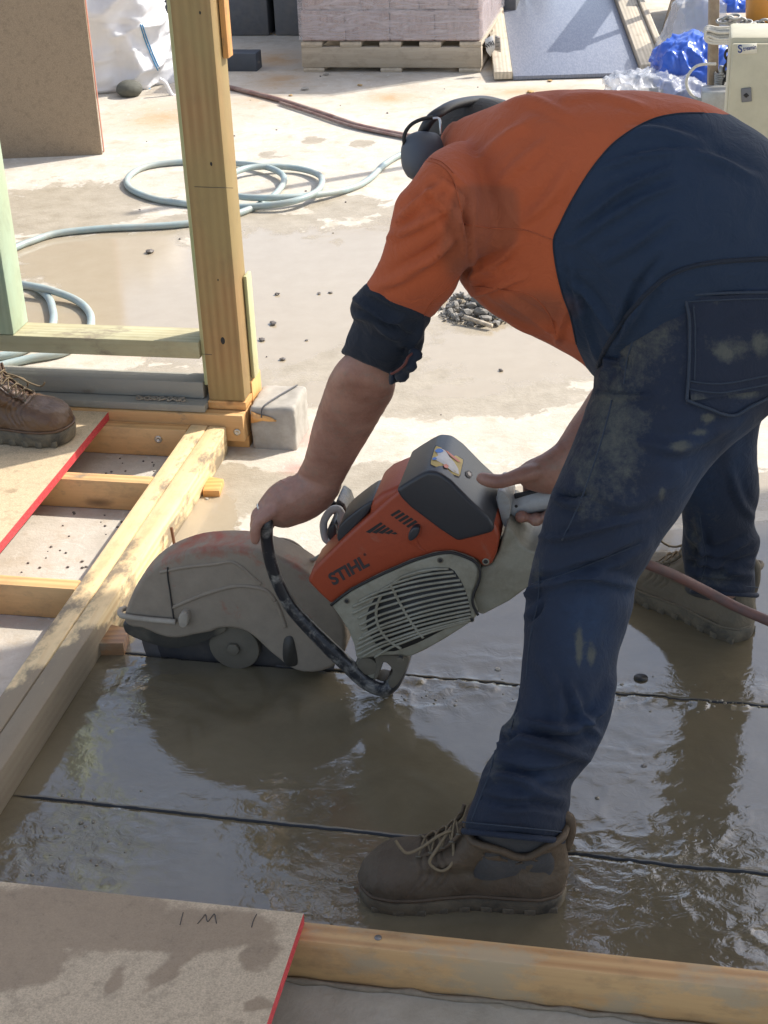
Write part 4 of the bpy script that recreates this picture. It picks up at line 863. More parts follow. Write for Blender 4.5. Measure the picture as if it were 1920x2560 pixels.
# knuckle bumps and tendons
for i in range(4):
    c=D(676,1254,2.238)+bar*i; rings=[ringpts(c+EZ*(.0095*math.cos(q)),EX*(.012*math.sin(q)),EY*(.011*math.sin(q)),12) for q in (.15,.6,1.1,1.57,2.2,2.9)]; gs.append(loftgeo(rings))
for q in ([(705,1200,2.245),(672,1236,2.235)],[(715,1198,2.27),(680,1228,2.262)],[(730,1190,2.29),(700,1208,2.285)]):
    P=[D(*p) for p in q]; gs.append(tubegeo(P,.004,8))
upR=limb([(1240,480,1380,600,2.25,1),(1330,600,1440,720,2.28,1.),(1420,720,1540,830,2.31,1.),(1500,830,1640,940,2.32,1.),(1520,900,1680,1040,2.30,1.),(1462,1000,1600,1110,2.27,1.),(1420,1062,1510,1160,2.245,1.),(1384,1118,1436,1200,2.22,.95),(1358,1136,1410,1228,2.21,.95)],24,5)
palmR=limb([(1390,1110,1440,1200,2.22,.9),(1352,1136,1404,1232,2.205,.9),(1318,1152,1368,1236,2.20,.9),(1296,1168,1330,1228,2.195,.8)],22,5)
gs+=[upR,palmR]
gs+=fing([D(1340,1178,2.18),D(1296,1190,2.165),D(1248,1204,2.16),D(1206,1196,2.165)],.0145,.0105)
for i,(u,v,r) in enumerate(((1302,1293,.0100),(1338,1300,.0112),(1372,1290,.0108),(1404,1282,.0100))):
    gs+=fing([D(u+20,v-100,2.225),D(u+22,v-48,2.245),D(u+10,v-10,2.225),D(u,v,2.185)],.0115,r)
# head hanging forward and down, neck, trunk and legs under the clothes
hc=D(1208,438,2.30)
def ell(c,ax,n=20):
    return loftgeo([ringpts(c+ax[2]*math.cos(q),ax[0]*math.sin(q),ax[1]*math.sin(q),n) for q in np.linspace(.08,math.pi-.08,14)])
fdir=Vector((-.45,.45,-.78)).normalized(); side_=Vector((-.55,-.75,-.12)); side_=(side_-fdir*side_.dot(fdir)).normalized(); crown=fdir.cross(side_).normalized()
if crown.x>0: crown=-crown
gs.append(ell(hc,[side_*.076,fdir*.098,crown*.115]))
gs.append(ell(hc+fdir*.055-crown*.055,[side_*.055,fdir*.055,crown*.06]))
gs+=[loftgeo([ringpts(hc+fdir*(.095+.004)-crown*(.0+.045*q),side_*(.008+.008*q),fdir*(.006+.016*q),10) for q in (0,.3,.6,.9,1)])]
for sgn in (-1,1): gs.append(ell(hc+side_*(sgn*.078)-crown*.015,[fdir*.016,side_*.010,crown*.030],12)); gs.append(ell(hc+side_*(sgn*.032)+fdir*.088+crown*.005,[side_*.013,fdir*.012,crown*.011],12))
gs.append(ell(hc+fdir*.098-crown*.062,[side_*.024,fdir*.010,crown*.009],12))
gs.append(tubegeo(spline([hc-crown*.05-fdir*.02,D(1240,400,2.22),D(1330,420,2.16)],4),.06,18))
gs.append(limb(dn([(1080,330,1050,440,2.16,1.0),(1150,280,1110,520,2.14,.8),(1300,270,1240,620,2.12,.65),(1500,310,1380,670,2.10,.6),(1640,380,1470,700,2.08,.6)]),24,4))
gs.append(tubegeo([D(1110,480,2.04),D(1040,640,2.04),D(985,780,2.075),D(945,860,2.10)],.036,16)); gs.append(tubegeo([D(1200,450,2.12),D(1110,480,2.05)],.045,16))
gs.append(tubegeo([D(1400,450,2.13),D(1290,520,2.24)],.06,16))
gs.append(tubegeo([D(1790,640,2.04),D(1580,1230,1.93),D(1440,1500,1.87),D(1400,1750,1.81),D(1310,2000,1.745),D(1305,2070,1.735)],lambda s:.052-.026*s,18)); gs.append(tubegeo([D(1840,700,2.14),D(1790,1150,2.275),D(1805,1400,2.315),D(1810,1480,2.33)],lambda s:.042-.016*s,18)); gs.append(ell(D(1780,640,2.04),[EX*.08,EY*.10,EZ*.08]))
me=remesh(join(gs),.0036,4)
a,nn=meshnp(me); wv=np.array([mnoise.noise(Vector((p[0]*70,p[1]*70,p[2]*70))) for p in a]); setco(me,a+nn*(wv*.0005)[:,None])
body=place_mesh('body',me,M['skin'],person)
# ring on the finger
rc=D(655,1276,2.245); rd=(D(636,1312,2.224)-D(690,1272,2.228)).normalized(); 
ro=tube('finger_ring',[p for p in ringpts(rc,rd.orthogonal().normalized()*.0125,rd.cross(rd.orthogonal().normalized())*.0125,16)],.0016,plain('silver',(.6,.58,.52),.25,.9),person,2,8,True)
# nails on the two visible right fingertips
# cap and earmuffs
capg=loftgeo([ringpts(hc+crown*(.120*math.cos(q))-fdir*.006,side_*(.086*math.sin(q)),fdir*(.106*math.sin(q)),28) for q in np.linspace(.06,1.75,12)])
cap=mk('cap',*capg,M['cap'],person); fixn(cap)
bandpts=[D(u,v,y) for u,v,y in ((1052,345,2.20),(1062,320,2.19),(1078,296,2.19),(1100,280,2.20),(1130,264,2.23),(1170,254,2.28),(1215,252,2.34),(1260,262,2.38))]
tube('earmuff_band',bandpts,lambda s:.0075,plain('band_black',(.02,.02,.022),.45),person,5,12)
tube('band_wire',[D(u,v,y) for u,v,y in ((1080,293,2.18),(1055,298,2.17),(1030,310,2.165),(1014,330,2.165),(1010,352,2.165),(1016,375,2.17),(1024,392,2.175))],.0028,M['dark'],person,5,8)
tube('band_fork',[D(u,v,y) for u,v,y in ((1082,296,2.175),(1098,297,2.175),(1101,318,2.17),(1102,336,2.17))],.002,plain('fork_steel',(.5,.5,.5),.3,.8),person,4,6)
def cup(c,n_,name,tw=0.):
    N=n_.normalized(); a_=(EZ-N*N.z).normalized(); a_=(a_*math.cos(tw)+N.cross(a_)*math.sin(tw)); b_=N.cross(a_).normalized()*.025; a_=a_*.035
    rings=[ringpts(c+N*h,a_*s,b_*s,24,.15) for h,s in ((-.020,.9),(-.018,1.),(.0,1.02),(.010,1.0),(.020,.9),(.027,.7),(.031,.4),(.032,.1))]
    return mk(name,*loftgeo(rings),M['muff'],person)
cup(D(1058,392,2.17),Vector((-.75,-.55,.25)),'earmuff_cup',.35); cup(D(1270,330,2.42),Vector((.6,.75,.1)),'earmuff_cup')
M['sock']=cloth('grey_sock',(.055,.05,.045),var=.3,weave=500)
# ---------------- boots ----------------
def boot(parent,heel,yaw,L,W_,mu,ms,side=1,shaft=.155,lace=True,name='boot',lift=0.,sc_=1.,lean=0.):
    """boot along local x from heel (0) to toe (L)"""
    ux=Vector((math.cos(yaw),math.sin(yaw),0)); uy=Vector((-ux.y,ux.x,0))*side
    def P(x,y,z): return heel+ux*(x*L)+uy*(y*W_)+EZ*(z*sc_+lift)
    def prof(t,k): # half width along the foot 0..1 (inner/outer)
        w_=[(0,.0),(.015,.17),(.05,.27),(.12,.345),(.25,.35),(.42,.33),(.58,.40),(.72,.48),(.84,.485),(.92,.42),(.97,.29),(.99,.16),(1,.0)]
        for (a,b),(c,d) in zip(w_,w_[1:]):
            if t<=c: return b+(d-b)*(t-a)/(c-a)
        return 0
    n=44
    def slice_(z,xb,xf,wk,shift=0.):
        pts=[]
        for k in range(n):
            a=2*math.pi*k/n; t=.5+.5*math.cos(a); sg=1 if math.sin(a)>=0 else -1
            t2=.5-.5*math.cos(math.pi*(.5-.5*math.cos(a))) if False else t
            x=xb+(xf-xb)*t; w0=prof(t,sg)*wk; bend=.05*math.sin(t*math.pi)*(.6)
            zz=z-(.034*math.exp(-((x-.20)/.11)**2)*max(0,min(1,(z-.085)/.04)) if x<.5 else 0)
            pts.append(P(x,sg*w0+(.06*(t>.5)*(t-.5))+shift+0*bend,zz))
        return pts
    sole=[slice_(z,xb,xf,wk) for z,xb,xf,wk in ((0,.02,.985,.93),(.004,.0,1.0,1.0),(.012,-.005,1.005,1.03),(.020,-.008,1.008,1.04),(.028,-.005,1.005,1.02),(.032,.005,.995,.98))]
    so_=mk('sole',*loftgeo(sole),ms,parent); fixn(so_)
    up_=[(.026,.0,.998,.98),(.036,-.006,1.0,1.0),(.048,-.01,.992,1.0),(.058,-.012,.975,.97),(.067,-.013,.94,.90),(.074,-.013,.88,.80),(.080,-.012,.80,.78),(.088,-.01,.71,.78),(.097,-.008,.63,.80),(.107,-.004,.565,.82),(.118,.0,.52,.85),(.130,.004,.49,.9),(.142,.006,.475,.94),(shaft,.0,.47,.97)]
    rings=[slice_(*q) for q in up_]
    # hollow the opening
    top=rings[-1]; c=sum(top,Vector())/n; rings.append([c+(p-c)*.9+EZ*.002 for p in top]); rings.append([c+(p-c)*.86-EZ*.03 for p in top]); rings.append([c+(p-c)*.4-EZ*.035 for p in top])
    v,f=loftgeo(rings)
    me=remesh((v,f),.0032,4); a,nn=meshnp(me)
    w1=np.array([mnoise.fractal(Vector((p[0]*22,p[1]*22,p[2]*22)),1,2,3) for p in a])
    # flex creases across the vamp
    lx=(a-np.array(heel))@np.array(ux)/L; lz=a[:,2]-heel.z-lift
    cr_=sum(np.exp(-((lx-x0-.05*np.sin(lz*60))/.008)**2) for x0 in (.60,.64,.69,.73))*np.clip((lz-.045)/.02,0,1)
    setco(me,a+nn*(w1*.003-cr_*.0035)[:,None]); bt=place_mesh('upper',me,mu,parent); x=bt.data.attributes.new('dust','FLOAT','POINT'); x.data.foreach_set('value',np.clip(.35+.25*w1+.4*np.clip((.06-lz)/.05,0,1)+.3*(lx>.9),0,1).astype(np.float32))
    sk=[[ (sum(ringp_,Vector())/n)+(p-(sum(ringp_,Vector())/n))*kk for p in ringp_] for ringp_,kk in ((slice_(.07,.02,.46,.80),1.),(slice_(.11,.02,.45,.82),1.),(slice_(shaft+.0,.03,.44,.80),1.),(slice_(shaft+.035,.05,.42,.8),1.))]
    mk('sock',*loftgeo(sk),M['sock'],parent)
    # welt and tread blocks
    welt=slice_(.0335,.0,1.002,1.03); tube('welt',welt,.0028,mu,parent,2,6,True)
    for k in range(9):
        for s in (-1,1):
            t=.06+.105*k; y=prof(t,1)*.985*s
            if y==0: continue
            q=P(t,y+(.06*(t>.5)*(t-.5)),.007); beam('tread_block',q,ux,uy,EZ,.016,.006,.015,ms,so_,.0015)
    # collar, eyelet flap, laces
    col=slice_(shaft,.0,.47,.97); tube('collar',col,.0058,mu,parent,2,8,True)
    ey=[]
    if lace:
        zs=((.70,.090),(.64,.098),(.585,.108),(.54,.120),(.505,.134))
        for s in (-1,1):
            tube('eyelet_flap',[P(x,s*.20,z-.002) for x,z in zs]+[P(.49,s*.24,.148)],.0032,mu,parent,4,6)
            for x,z in zs:
                vv,ff=tubegeo(ringpts(P(x,s*.215,z),ux*.0035,uy*.003+EZ*.002,10),.0011,5,False,True); mk('eyelet',vv,ff,M['flange'],bt)
        for k,(x,z) in enumerate(zs[:-1]):
            x2,z2=zs[k+1]
            tube('lace',[P(x,-.22,z-.001),P((x+x2)/2,-.0,max(z,z2)+.004),P(x2,.22,z2)],.0016,M['lace'],parent,5,6); tube('lace',[P(x,.22,z-.001),P((x+x2)/2+.005,0,max(z,z2)+.0065),P(x2,-.22,z2)],.0016,M['lace'],parent,5,6)
        tube('lace',[P(.54,.1,.130),P(.60,.15,.124),P(.68,.22,.108),P(.75,.26,.099),P(.79,.20,.105),P(.81,.16,.112)],.0023,M['lace'],parent,6,6)
        tube('lace',[P(.54,.0,.130),P(.61,.32,.113),P(.64,.40,.096),P(.58,.43,.086),P(.53,.36,.10),P(.54,.1,.128)],.0023,M['lace'],parent,6,6)
    tube('pull_tab',[P(.0,.0,.10),P(-.02,.0,.13),P(-.01,.0,shaft+.012),P(.03,.0,shaft+.014)],lambda s:.008,mu,parent,5,8)
    return P
heelN=G(1412,2246); heelN.z=-.005; toeN=G(955,2222); 
yN=math.atan2(toeN.y-heelN.y,toeN.x-heelN.x)
boot(person,heelN,yN,.298,.108,M['leather'],M['soleb'],side=1,shaft=.142,sc_=1.0)
hF=G(1870,1600); hF.z=-.003; tF=G(1625,1478); yF=math.atan2(tF.y-hF.y,tF.x-hF.x)
boot(person,hF,yF,.292,.112,M['leather3'],M['soleb'],side=-1,shaft=.150)
# ---------------- the second worker, whose boot stands on the floor sheet ----------------
p2=empty('person',D(-40,1060,3.05),'second worker standing at the left edge, only a wet brown lace-up boot in view','person')
h2=G(-135,1085,.092); t2=G(186,1098,.092); y2=math.atan2(t2.y-h2.y,t2.x-h2.x)
P2=boot(p2,h2,y2,(t2-h2).length,.115,M['leather2'],M['soleb'],side=1,shaft=.16,sc_=1.15)
u2=Vector((math.cos(y2),math.sin(y2),0)); v2=Vector((-u2.y,u2.x,0))
h3=h2+v2*.10-u2*.42
boot(p2,h3,y2+.2,.30,.115,M['leather2'],M['soleb'],side=-1,shaft=.16,sc_=1.15)
def vlimb(st,n=22):
    return loftgeo([ringpts(c,u2*a,v2*b,n) for c,a,b in st])
a1=h2+u2*.06; a3=h3+u2*.06; hp=(a1+a3)/2+EZ*.85-u2*.10
def up3(p,z): return Vector((p.x,p.y,.09+z))
tr=[]
for a_ in (a1,a3):
    k=hp+(a_-hp)*.4; k.z=0; tr.append(vlimb([(up3(a_,.17),.075,.07),(up3(a_,.22),.07,.066),(up3(a_+u2*.01,.35),.078,.072),(up3(a_*.6+k*.4+u2*.03,.5),.085,.078),(up3(k+u2*.03,.7),.10,.092),(up3(k,.86),.12,.10)]))
tr.append(vlimb([(up3(hp,.80),.12,.15),(up3(hp,.92),.13,.175),(up3(hp,1.03),.11,.165)]))
me=remesh(join(tr),.010,6); a,nn=meshnp(me); wv=np.array([mnoise.fractal(Vector((p[0]*9,p[1]*9,p[2]*14)),1,2,3) for p in a]); setco(me,a+nn*(wv*.008)[:,None]); place_mesh('work_trousers',me,M['denim'],p2)
tt_=[vlimb([(up3(hp,.98),.115,.17),(up3(hp,1.15),.11,.16),(up3(hp,1.32),.12,.18),(up3(hp,1.44),.11,.20),(up3(hp,1.50),.06,.10)])]
for s in (-1,1): sh=up3(hp+v2*(.19*s),1.42); el=up3(hp+v2*(.25*s)-u2*.02,1.14); tt_.append(tubegeo([sh,el],lambda q:.06-.01*q,16))
me=remesh(join(tt_),.010,6); a,nn=meshnp(me); wv=np.array([mnoise.fractal(Vector((p[0]*9,p[1]*9,p[2]*14)),1,2,3) for p in a]); setco(me,a+nn*(wv*.008)[:,None]); tsh=place_mesh('work_shirt',me,M['navy'],p2)
bb_=[vlimb([(up3(hp,.9),.07,.12),(up3(hp,1.4),.08,.13)]),tubegeo([up3(hp,1.40),up3(hp+u2*.01,1.62)],.055,16),ell(up3(hp+u2*.03,1.70),[u2*.095,v2*.075,EZ*.115]),ell(up3(hp+u2*.12,1.685),[u2*.022,v2*.013,EZ*.024],12),ell(up3(hp+u2*.03+v2*.078,1.69),[u2*.016,v2*.01,EZ*.03],10),ell(up3(hp+u2*.03-v2*.078,1.69),[u2*.016,v2*.01,EZ*.03],10)]
for s in (-1,1):
    el=up3(hp+v2*(.25*s)-u2*.02,1.14); wr=up3(hp+v2*(.26*s)+u2*.06,.90); bb_.append(tubegeo([up3(hp+v2*(.19*s),1.40),el,wr],lambda q:.042-.014*q,14)); bb_.append(ell(wr-EZ*.045,[u2*.040,v2*.016,EZ*.05],14))
    for i in range(4): q=wr+u2*(.027-.018*i)-EZ*.08; bb_+=fing([q,q-EZ*.035-v2*(.004*s),q-EZ*(.065-.004*abs(i-1.5))-v2*(.015*s)],.0085,.007)
    q=wr+u2*.035-EZ*.02; bb_+=fing([q,q+u2*.02-EZ*.03,q+u2*.022-EZ*.055],.010,.008)
for a_ in (a1,a3): bb_.append(tubegeo([up3(hp,.95),up3(hp+(a_-hp)*.55+u2*.02,.55),up3(a_,.20),up3(a_,.09)],lambda q:.035-.008*q,14))
me=remesh(join(bb_),.005,4); place_mesh('body',me,M['skin'],p2)
cg=loftgeo([ringpts(up3(hp+u2*.03,1.71)+EZ*(.118*math.cos(q)),u2*(.105*math.sin(q)),v2*(.085*math.sin(q)),24) for q in np.linspace(.06,1.6,10)]); fixn(mk('cap',*cg,M['cap'],p2))
# ---------------- background ----------------
tl=plain('tarp_blue',(.03,.10,.42),.35,bump=.3)
# upright chipboard sheet at top left
b0,b1=G(-900,440),G(252,393); dx=(b1-b0).normalized(); nrm=Vector((-dx.y,dx.x,0)); Lp=1.2; nh=(nrm*.08+EZ).normalized()
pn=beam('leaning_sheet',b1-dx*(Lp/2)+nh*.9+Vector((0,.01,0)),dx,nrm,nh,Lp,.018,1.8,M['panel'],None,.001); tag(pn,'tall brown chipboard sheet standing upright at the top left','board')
ed=beam('edge_strip',b1+nh*.9+Vector((0.001,.01,0)),dx,nrm,nh,.002,.019,1.8,M['red_dull'],pn,.0)
# bulk bag
def crumple(P,sc_,am,seed=0):
    out=[]
    for p in P:
        q=Vector(p)*sc_+Vector((seed,seed*2,0)); d=mnoise.voronoi(q)[0]; r=(d[1]-d[0]); out.append(am*(1-min(1,r*2.6))**1.5+am*.9*mnoise.fractal(q*.6,1,2,4))
    return np.array(out)
def bag():
    g0=G(330,215); d=g0.y; rings=[]
    st=[(60,262,396,226,.0),(90,258,402,214,.02),(110,250,412,203,.04),(130,215,404,170,.1),(140,140,396,120,.2),(145,60,378,60,.3),(150,0,362,0,.38),(150,-120,345,-120,.5),(152,-260,340,-260,.7),(160,-300,330,-300,.75)]
    for u0,v0,u1,v1,_ in st:
        l,r=D(u0,v0,d),D(u1,v1,d); c=(l+r)/2+Vector((0,.18,0)); a_=(r-l)/2; rings.append(ringpts(c,a_,Vector((0,.30,0)),90,.35))
    out=[]
    for i in range(len(rings)-1):
        for k in range(14): t=k/14; out.append([rings[i][j].lerp(rings[i+1][j],t) for j in range(90)])
    out.append(rings[-1]); v,f=loftgeo(out); me=bpy.data.meshes.new('bag'); me.from_pydata(v,[],f); bm=bmesh.new(); bm.from_mesh(me); bmesh.ops.recalc_face_normals(bm,faces=bm.faces); bm.to_mesh(me); bm.free()
    a,nn=meshnp(me); cr=crumple(a,5,.05)+crumple(a,11,.012,3); setco(me,a+nn*cr[:,None]); return me
t=NT('woven_white'); n=t.noise(t.coord(),400,2,.5); M['bag']=t.out(t.mix(t.noise(t.coord(),6,5,.6),(.66,.65,.66),(.80,.80,.80)),.45,nrm=t.bump(n,.1,.001))
bg_=place_mesh('bulk_bag',bag(),M['bag']); tag(bg_,'crumpled white woven bulk bag with blue stitching behind the upright sheet','bag')
M['bluethread']=plain('blue_thread',(.03,.22,.42),.6)
bb=bvh_of(bg_)
draped('blue_seam',[(351,62),(362,100),(378,140),(394,175),(410,203)],.0028,M['bluethread'],bg_,bb,.003)
draped('blue_seam',[(356,62),(368,100),(384,140),(400,175),(414,200)],.0028,M['bluethread'],bg_,bb,.003)
draped('blue_seam',[(255,243),(300,240),(350,232),(385,215),(410,203)],.0028,M['bluethread'],bg_,bb,.003)
d_=G(330,240).y; tube('bag_strap',[D(u,v,d_-.02) for u,v in ((398,198),(412,206),(420,220),(430,238),(444,242),(456,243))],.010,M['bag'],bg_,5,8)
ro_=place_mesh('round_stone',(lambda me:me)(remesh(ell(G(318,252)+Vector((0,.10,.03)),[EX*.060,EY*.06,EZ*.04]),.008,2)),plain('dark_stone',(.10,.10,.08),.8,var=.4,scale=60,bump=.5)); tag(ro_,'dark round lump propping up the bottom of the white bag','stone')
# low dark kerb piece between bag and post
bx_=beam('dark_channel',G(470,178)+Vector((0,.05,.04)),EX,EY,EZ,.7,.10,.085,plain('dark_grey_steel',(.055,.065,.08),.6),None,.004); tag(bx_,'dark grey channel lying on the slab behind the white bag','channel')
# concrete block wall along the back
M['cblock']=plain('grey_block',(.085,.09,.10),.85,var=.25,scale=40,bump=.4,dirt=.35,dcol=(.14,.13,.11))
wl=empty('block_wall',B(.6,5.0,0),'dark grey concrete block retaining wall along the back','wall')
yw=W0; g1=G(675,90); l1=(g1-W0); xw=l1.dot(EX); yw_=l1.dot(EY)
for r in range(4):
    for i in range(-8,16):
        x0=xw-.40+.43*i+(.0 if r%2==0 else .2)
        if x0+.395>.16: continue
        bbox('block',x0,x0+.395,yw_,yw_+.19,.002+.195*r,.19+.195*r,M['cblock'],wl,.006)
bbox('back_filler',xw-4,.13,yw_+.20,yw_+.24,0,.9,M['cblock'],wl,.004)
# pallet with wrapped pavers
pl=empty('pallet',B(-.35,4.3,0),'weathered timber pallet standing on the slab under the wrapped pavers','pallet')
px0,px1,py0=-.80,.045,3.99
for y in (py0,py0+.42,py0+.86):
    bbox('bearer_board',px0,px1,y,y+.04,.022,.115,M['grey_wood'],pl,.003)
for x in (px0+.005,(px0+px1)/2-.05,px1-.105): bbox('bottom_board',x,x+.10,py0+.001,py0+.9,.0,.021,M['grey_wood'],pl,.002)
for k in range(5):
    x=px0+k*(px1-px0-.10)/4; bbox('deck_board',x,x+.10,py0-.002,py0+.9,.116,.138,M['grey_wood'],pl,.002)
pk_=empty('paver_stack',B(-.35,4.3,.139),'plastic-wrapped stack of pinkish pavers on the timber pallet','pavers')
t=NT('wrapped_paver'); n=t.noise(t.coord(scale=(1,1,5)),9,7,.7); n2=t.noise(t.coord(scale=(1,30,3)),10,4,.6); M['paver']=t.out(t.mix(t.ramp(n,[(.35,0),(.65,1)]),(.22,.14,.115),(.40,.31,.28)),.7,nrm=t.bump(n,.3,.004))
for k in range(4):
    x=px0+.005+k*.2085
    for j in range(2):
        bbox('paver',x,x+.206,py0+.01+.44*j,py0+.44+.44*j,.14,.275,M['paver'],pk_,.004)
for r,(z0,z1) in enumerate(((.28,.43),(.435,.575),(.58,.72))):
    for k in range(6):
        x=px0+.012+k*.137
        for j in range(2): bbox('paver',x,x+.134,py0+.02+.43*j,py0+.445+.43*j,z0,z1-.004,M['paver'],pk_,.005)
t=NT('stretch_film'); n=t.noise(t.coord('World',scale=(1,1,6)),7,8,.72,1.5); fac=t.ramp(n,[(.3,.16),(.7,.55)]); tb=t.n('BsdfTransparent'); mx_=t.n('MixShader'); t.out((.70,.66,.68),.25,nrm=t.bump(n,.5,.01)); t.l(fac,mx_.inputs[0]); t.l(tb.outputs[0],mx_.inputs[1]); t.l(t.b.outputs[0],mx_.inputs[2]); t.l(mx_.outputs[0],t.t.nodes['Material Output'].inputs[0]); M['film']=t.m
def film():
    vs=[];fs=[];pts=[]
    per=[(px0-.004,py0-.004),(px1+.002,py0-.004),(px1+.002,py0+.885),(px0-.004,py0+.885)]; nn_=40
    for s in range(4):
        a,b=per[s],per[(s+1)%4]
        for k in range(nn_): t_=k/nn_; pts.append((a[0]+(b[0]-a[0])*t_,a[1]+(b[1]-a[1])*t_,s))
    nz=24;m=len(pts)
    for j in range(nz+1):
        z=.15+(.73-.15)*j/nz
        for x,y,s in pts:
            e=.004*mnoise.noise(Vector((x*7,y*7,z*25))); ox,oy=((0,-1),(1,0),(0,1),(-1,0))[s]; vs.append(B(x+ox*(.003+abs(e)),y+oy*(.003+abs(e)),z+.0*e))
    for j in range(nz):
        for k in range(m): fs.append((j*m+k,j*m+(k+1)%m,(j+1)*m+(k+1)%m,(j+1)*m+k))
    return mk('plastic_wrap',vs,fs,M['film'],pk_)
film()
# torn label at the corner
lb=prism('paper_tag',[(1212,98),(1232,88),(1238,120),(1226,142),(1216,128)],0,.002,M['white'],None,bv=0,fn=lambda u,v,o:PL(u,v,B(px1+.01,py0-.03),EY,o)); tag(lb,'white printed paper tag hanging off the corner of the wrapped pavers','tag')
text_obj('lettering','WRI',.03,M['ink'],lb,1215,122,-.001,1236,112,p0=B(px1+.01,py0-.03),bold=.02)
l2=prism('barcode_tag',[(1237,88),(1251,92),(1252,131),(1236,126)],0.004,.006,M['cream'],lb,bv=0,fn=lambda u,v,o:PL(u,v,B(px1+.01,py0-.03),EY,o))
for k in range(9):
    v=94+k*3.6; a_=PL(1238.5,v,B(px1+.01,py0-.03),EY,.003); b_=PL(1249.5,v+2,B(px1+.01,py0-.03),EY,.003); v_,f_=tubegeo([a_,b_],.0011 if k%3 else .0018,4); mk('barcode_bar',v_,f_,M['ink'],l2)
# ramp: film-faced ply between two planks, rising gently away
rd_=ray(1770,-1336).normalized(); ra=G(1283,202); rb=G(1600,192); rx=(rb-ra).normalized(); rn=rx.cross(rd_).normalized()
if rn.z<0: rn=-rn
rd2=rn.cross(rx).normalized(); 
if rd2.y<0: rd2=-rd2
rp_=empty('loading_ramp',ra,'dark ply ramp edged with two weathered planks, with a shadow across it','ramp')
t=NT('film_ply'); p=t.coord(scale=(1,4,1)); n=t.noise(p,40,8,.75); n2=t.noise(t.coord(),6,5,.6); vv_=t.ramp(t.noise(p,90,5,.8),[(.55,0),(.72,1)]); c=t.mix(t.ramp(n,[(.4,0),(.62,1)]),(.10,.115,.15),(.27,.28,.30)); c=t.mix(t.math('MULTIPLY',vv_,.6),c,(.45,.40,.30)); M['ply']=t.out(t.mix(.45,c,(.20,.225,.29)),.38,nrm=t.bump(n,.2,.002))
wid=(rb-ra).length; off_=Vector((0,0,.012))
beam('ply_sheet',ra+rx*(wid/2)+rd2*.9+rn*.012+off_*0,rd2,rx,rn,1.8,wid,.018,M['ply'],rp_,.002)
lw=(G(1283,202)-G(1238,202)).length
beam('plank',ra-rx*(lw/2+.004)+rd2*.93+rn*.025,rd2,rx,rn,1.86,lw,.035,M['ramp_wood'],rp_,.003)
beam('plank',rb+rx*(.050)+rd2*.93+rn*.030,rd2,rx,rn,1.84,.095,.045,M['ramp_wood'],rp_,.003)
beam('plank',rb+rx*(.115)+rd2*.95+rn*.020,rd2,rx,rn,1.7,.028,.10,M['ramp_wood'],rp_,.003)
for k in range(3): beam('cross_bearer',ra+rx*(wid/2)+rd2*(.5+.55*k)-rn*.045,rx,rd2,rn,wid+.1,.045,.09,M['grey_wood'],rp_,.003)
# dark stack behind the ramp
ds=empty('tray_stack',D(1500,-40,9.0),'stack of dark slatted trays standing behind the ramp','trays')
c0=G(1690,70); c0.z=0
for k in range(9): 
    bbox('tray',.94,2.3,5.0+.02*(k%3),5.6,.01+.055*k,.045+.055*k,plain('dark_tray',(.03,.032,.036),.6) if k==0 else bpy.data.materials['dark_tray'],ds,.004)
ds2=empty('tray_stack',D(1240,60,8.0),'small dark stack of slats between the paver stack and the ramp','trays')
for k in range(8): bbox('tray',.12,.19,5.2,5.75,.01+.055*k,.042+.055*k,bpy.data.materials['dark_tray'],ds2,.004)
# crumpled sheets
def heap(name,pts_px,Yd,depth,hgt,mat,label,cat,am=.03,sc_=8,seed=0,Zb=0.,sq=.2):
    """pile of sheet: outline given as (u,v) top/bottom pairs across"""
    rings=[]
    for (u,vt,vb) in pts_px:
        t_,b_=D(u,vt,Yd),D(u,vb,Yd); c=(t_+b_)/2; rings.append(ringpts(c,(t_-b_)/2,Vector((0,depth,0)),44,sq))
    out=[]
    for i in range(len(rings)-1):
        for k in range(8): out.append([rings[i][j].lerp(rings[i+1][j],k/8) for j in range(44)])
    out.append(rings[-1]); v,f=loftgeo(out); me=bpy.data.meshes.new(name); me.from_pydata(v,[],f); bm=bmesh.new(); bm.from_mesh(me); bmesh.ops.recalc_face_normals(bm,faces=bm.faces); bmesh.ops.subdivide_edges(bm,edges=bm.edges,cuts=1,use_grid_fill=True); bm.to_mesh(me); bm.free()
    a,nn=meshnp(me); setco(me,a+nn*(crumple(a,sc_,am,seed)+crumple(a,sc_*2.4,am*.35,seed+4))[:,None]); a,_=meshnp(me); a[:,2]=np.maximum(a[:,2],.003); setco(me,a); o=place_mesh(name,me,mat); return tag(o,label,cat)
M['tarp']=plain('blue_tarp',(.03,.10,.46),.32,var=.2,scale=60,bump=.15)
heap('blue_tarp',[(1646,165,195),(1664,118,232),(1700,104,262),(1740,104,276),(1780,112,280),(1822,122,280)],6.5,.15,.1,M['tarp'],'crumpled blue tarpaulin bundle on the ground left of the beige box','tarp',.022,9,1)
heap('blue_tarp',[(1770,-20,40),(1800,-20,30),(1850,-20,62),(1870,-20,55),(1885,-10,40)],7.6,.2,.1,M['tarp'],'loose blue tarpaulin lying beside the orange bucket at top right','tarp',.03,8,5)
t=NT('clear_plastic'); n=t.noise(t.coord(),7,6,.65,1.); M['clear']=t.out((.62,.64,.68),.12,nrm=t.bump(n,.4,.02),Alpha=.45)
heap('plastic_sheet',[(1640,150,180),(1670,90,170),(1700,20,140),(1740,-20,120),(1790,-20,110)],7.1,.2,.1,M['clear'],'clear plastic sheeting draped behind the blue tarpaulin','plastic sheet',.015,5,9)
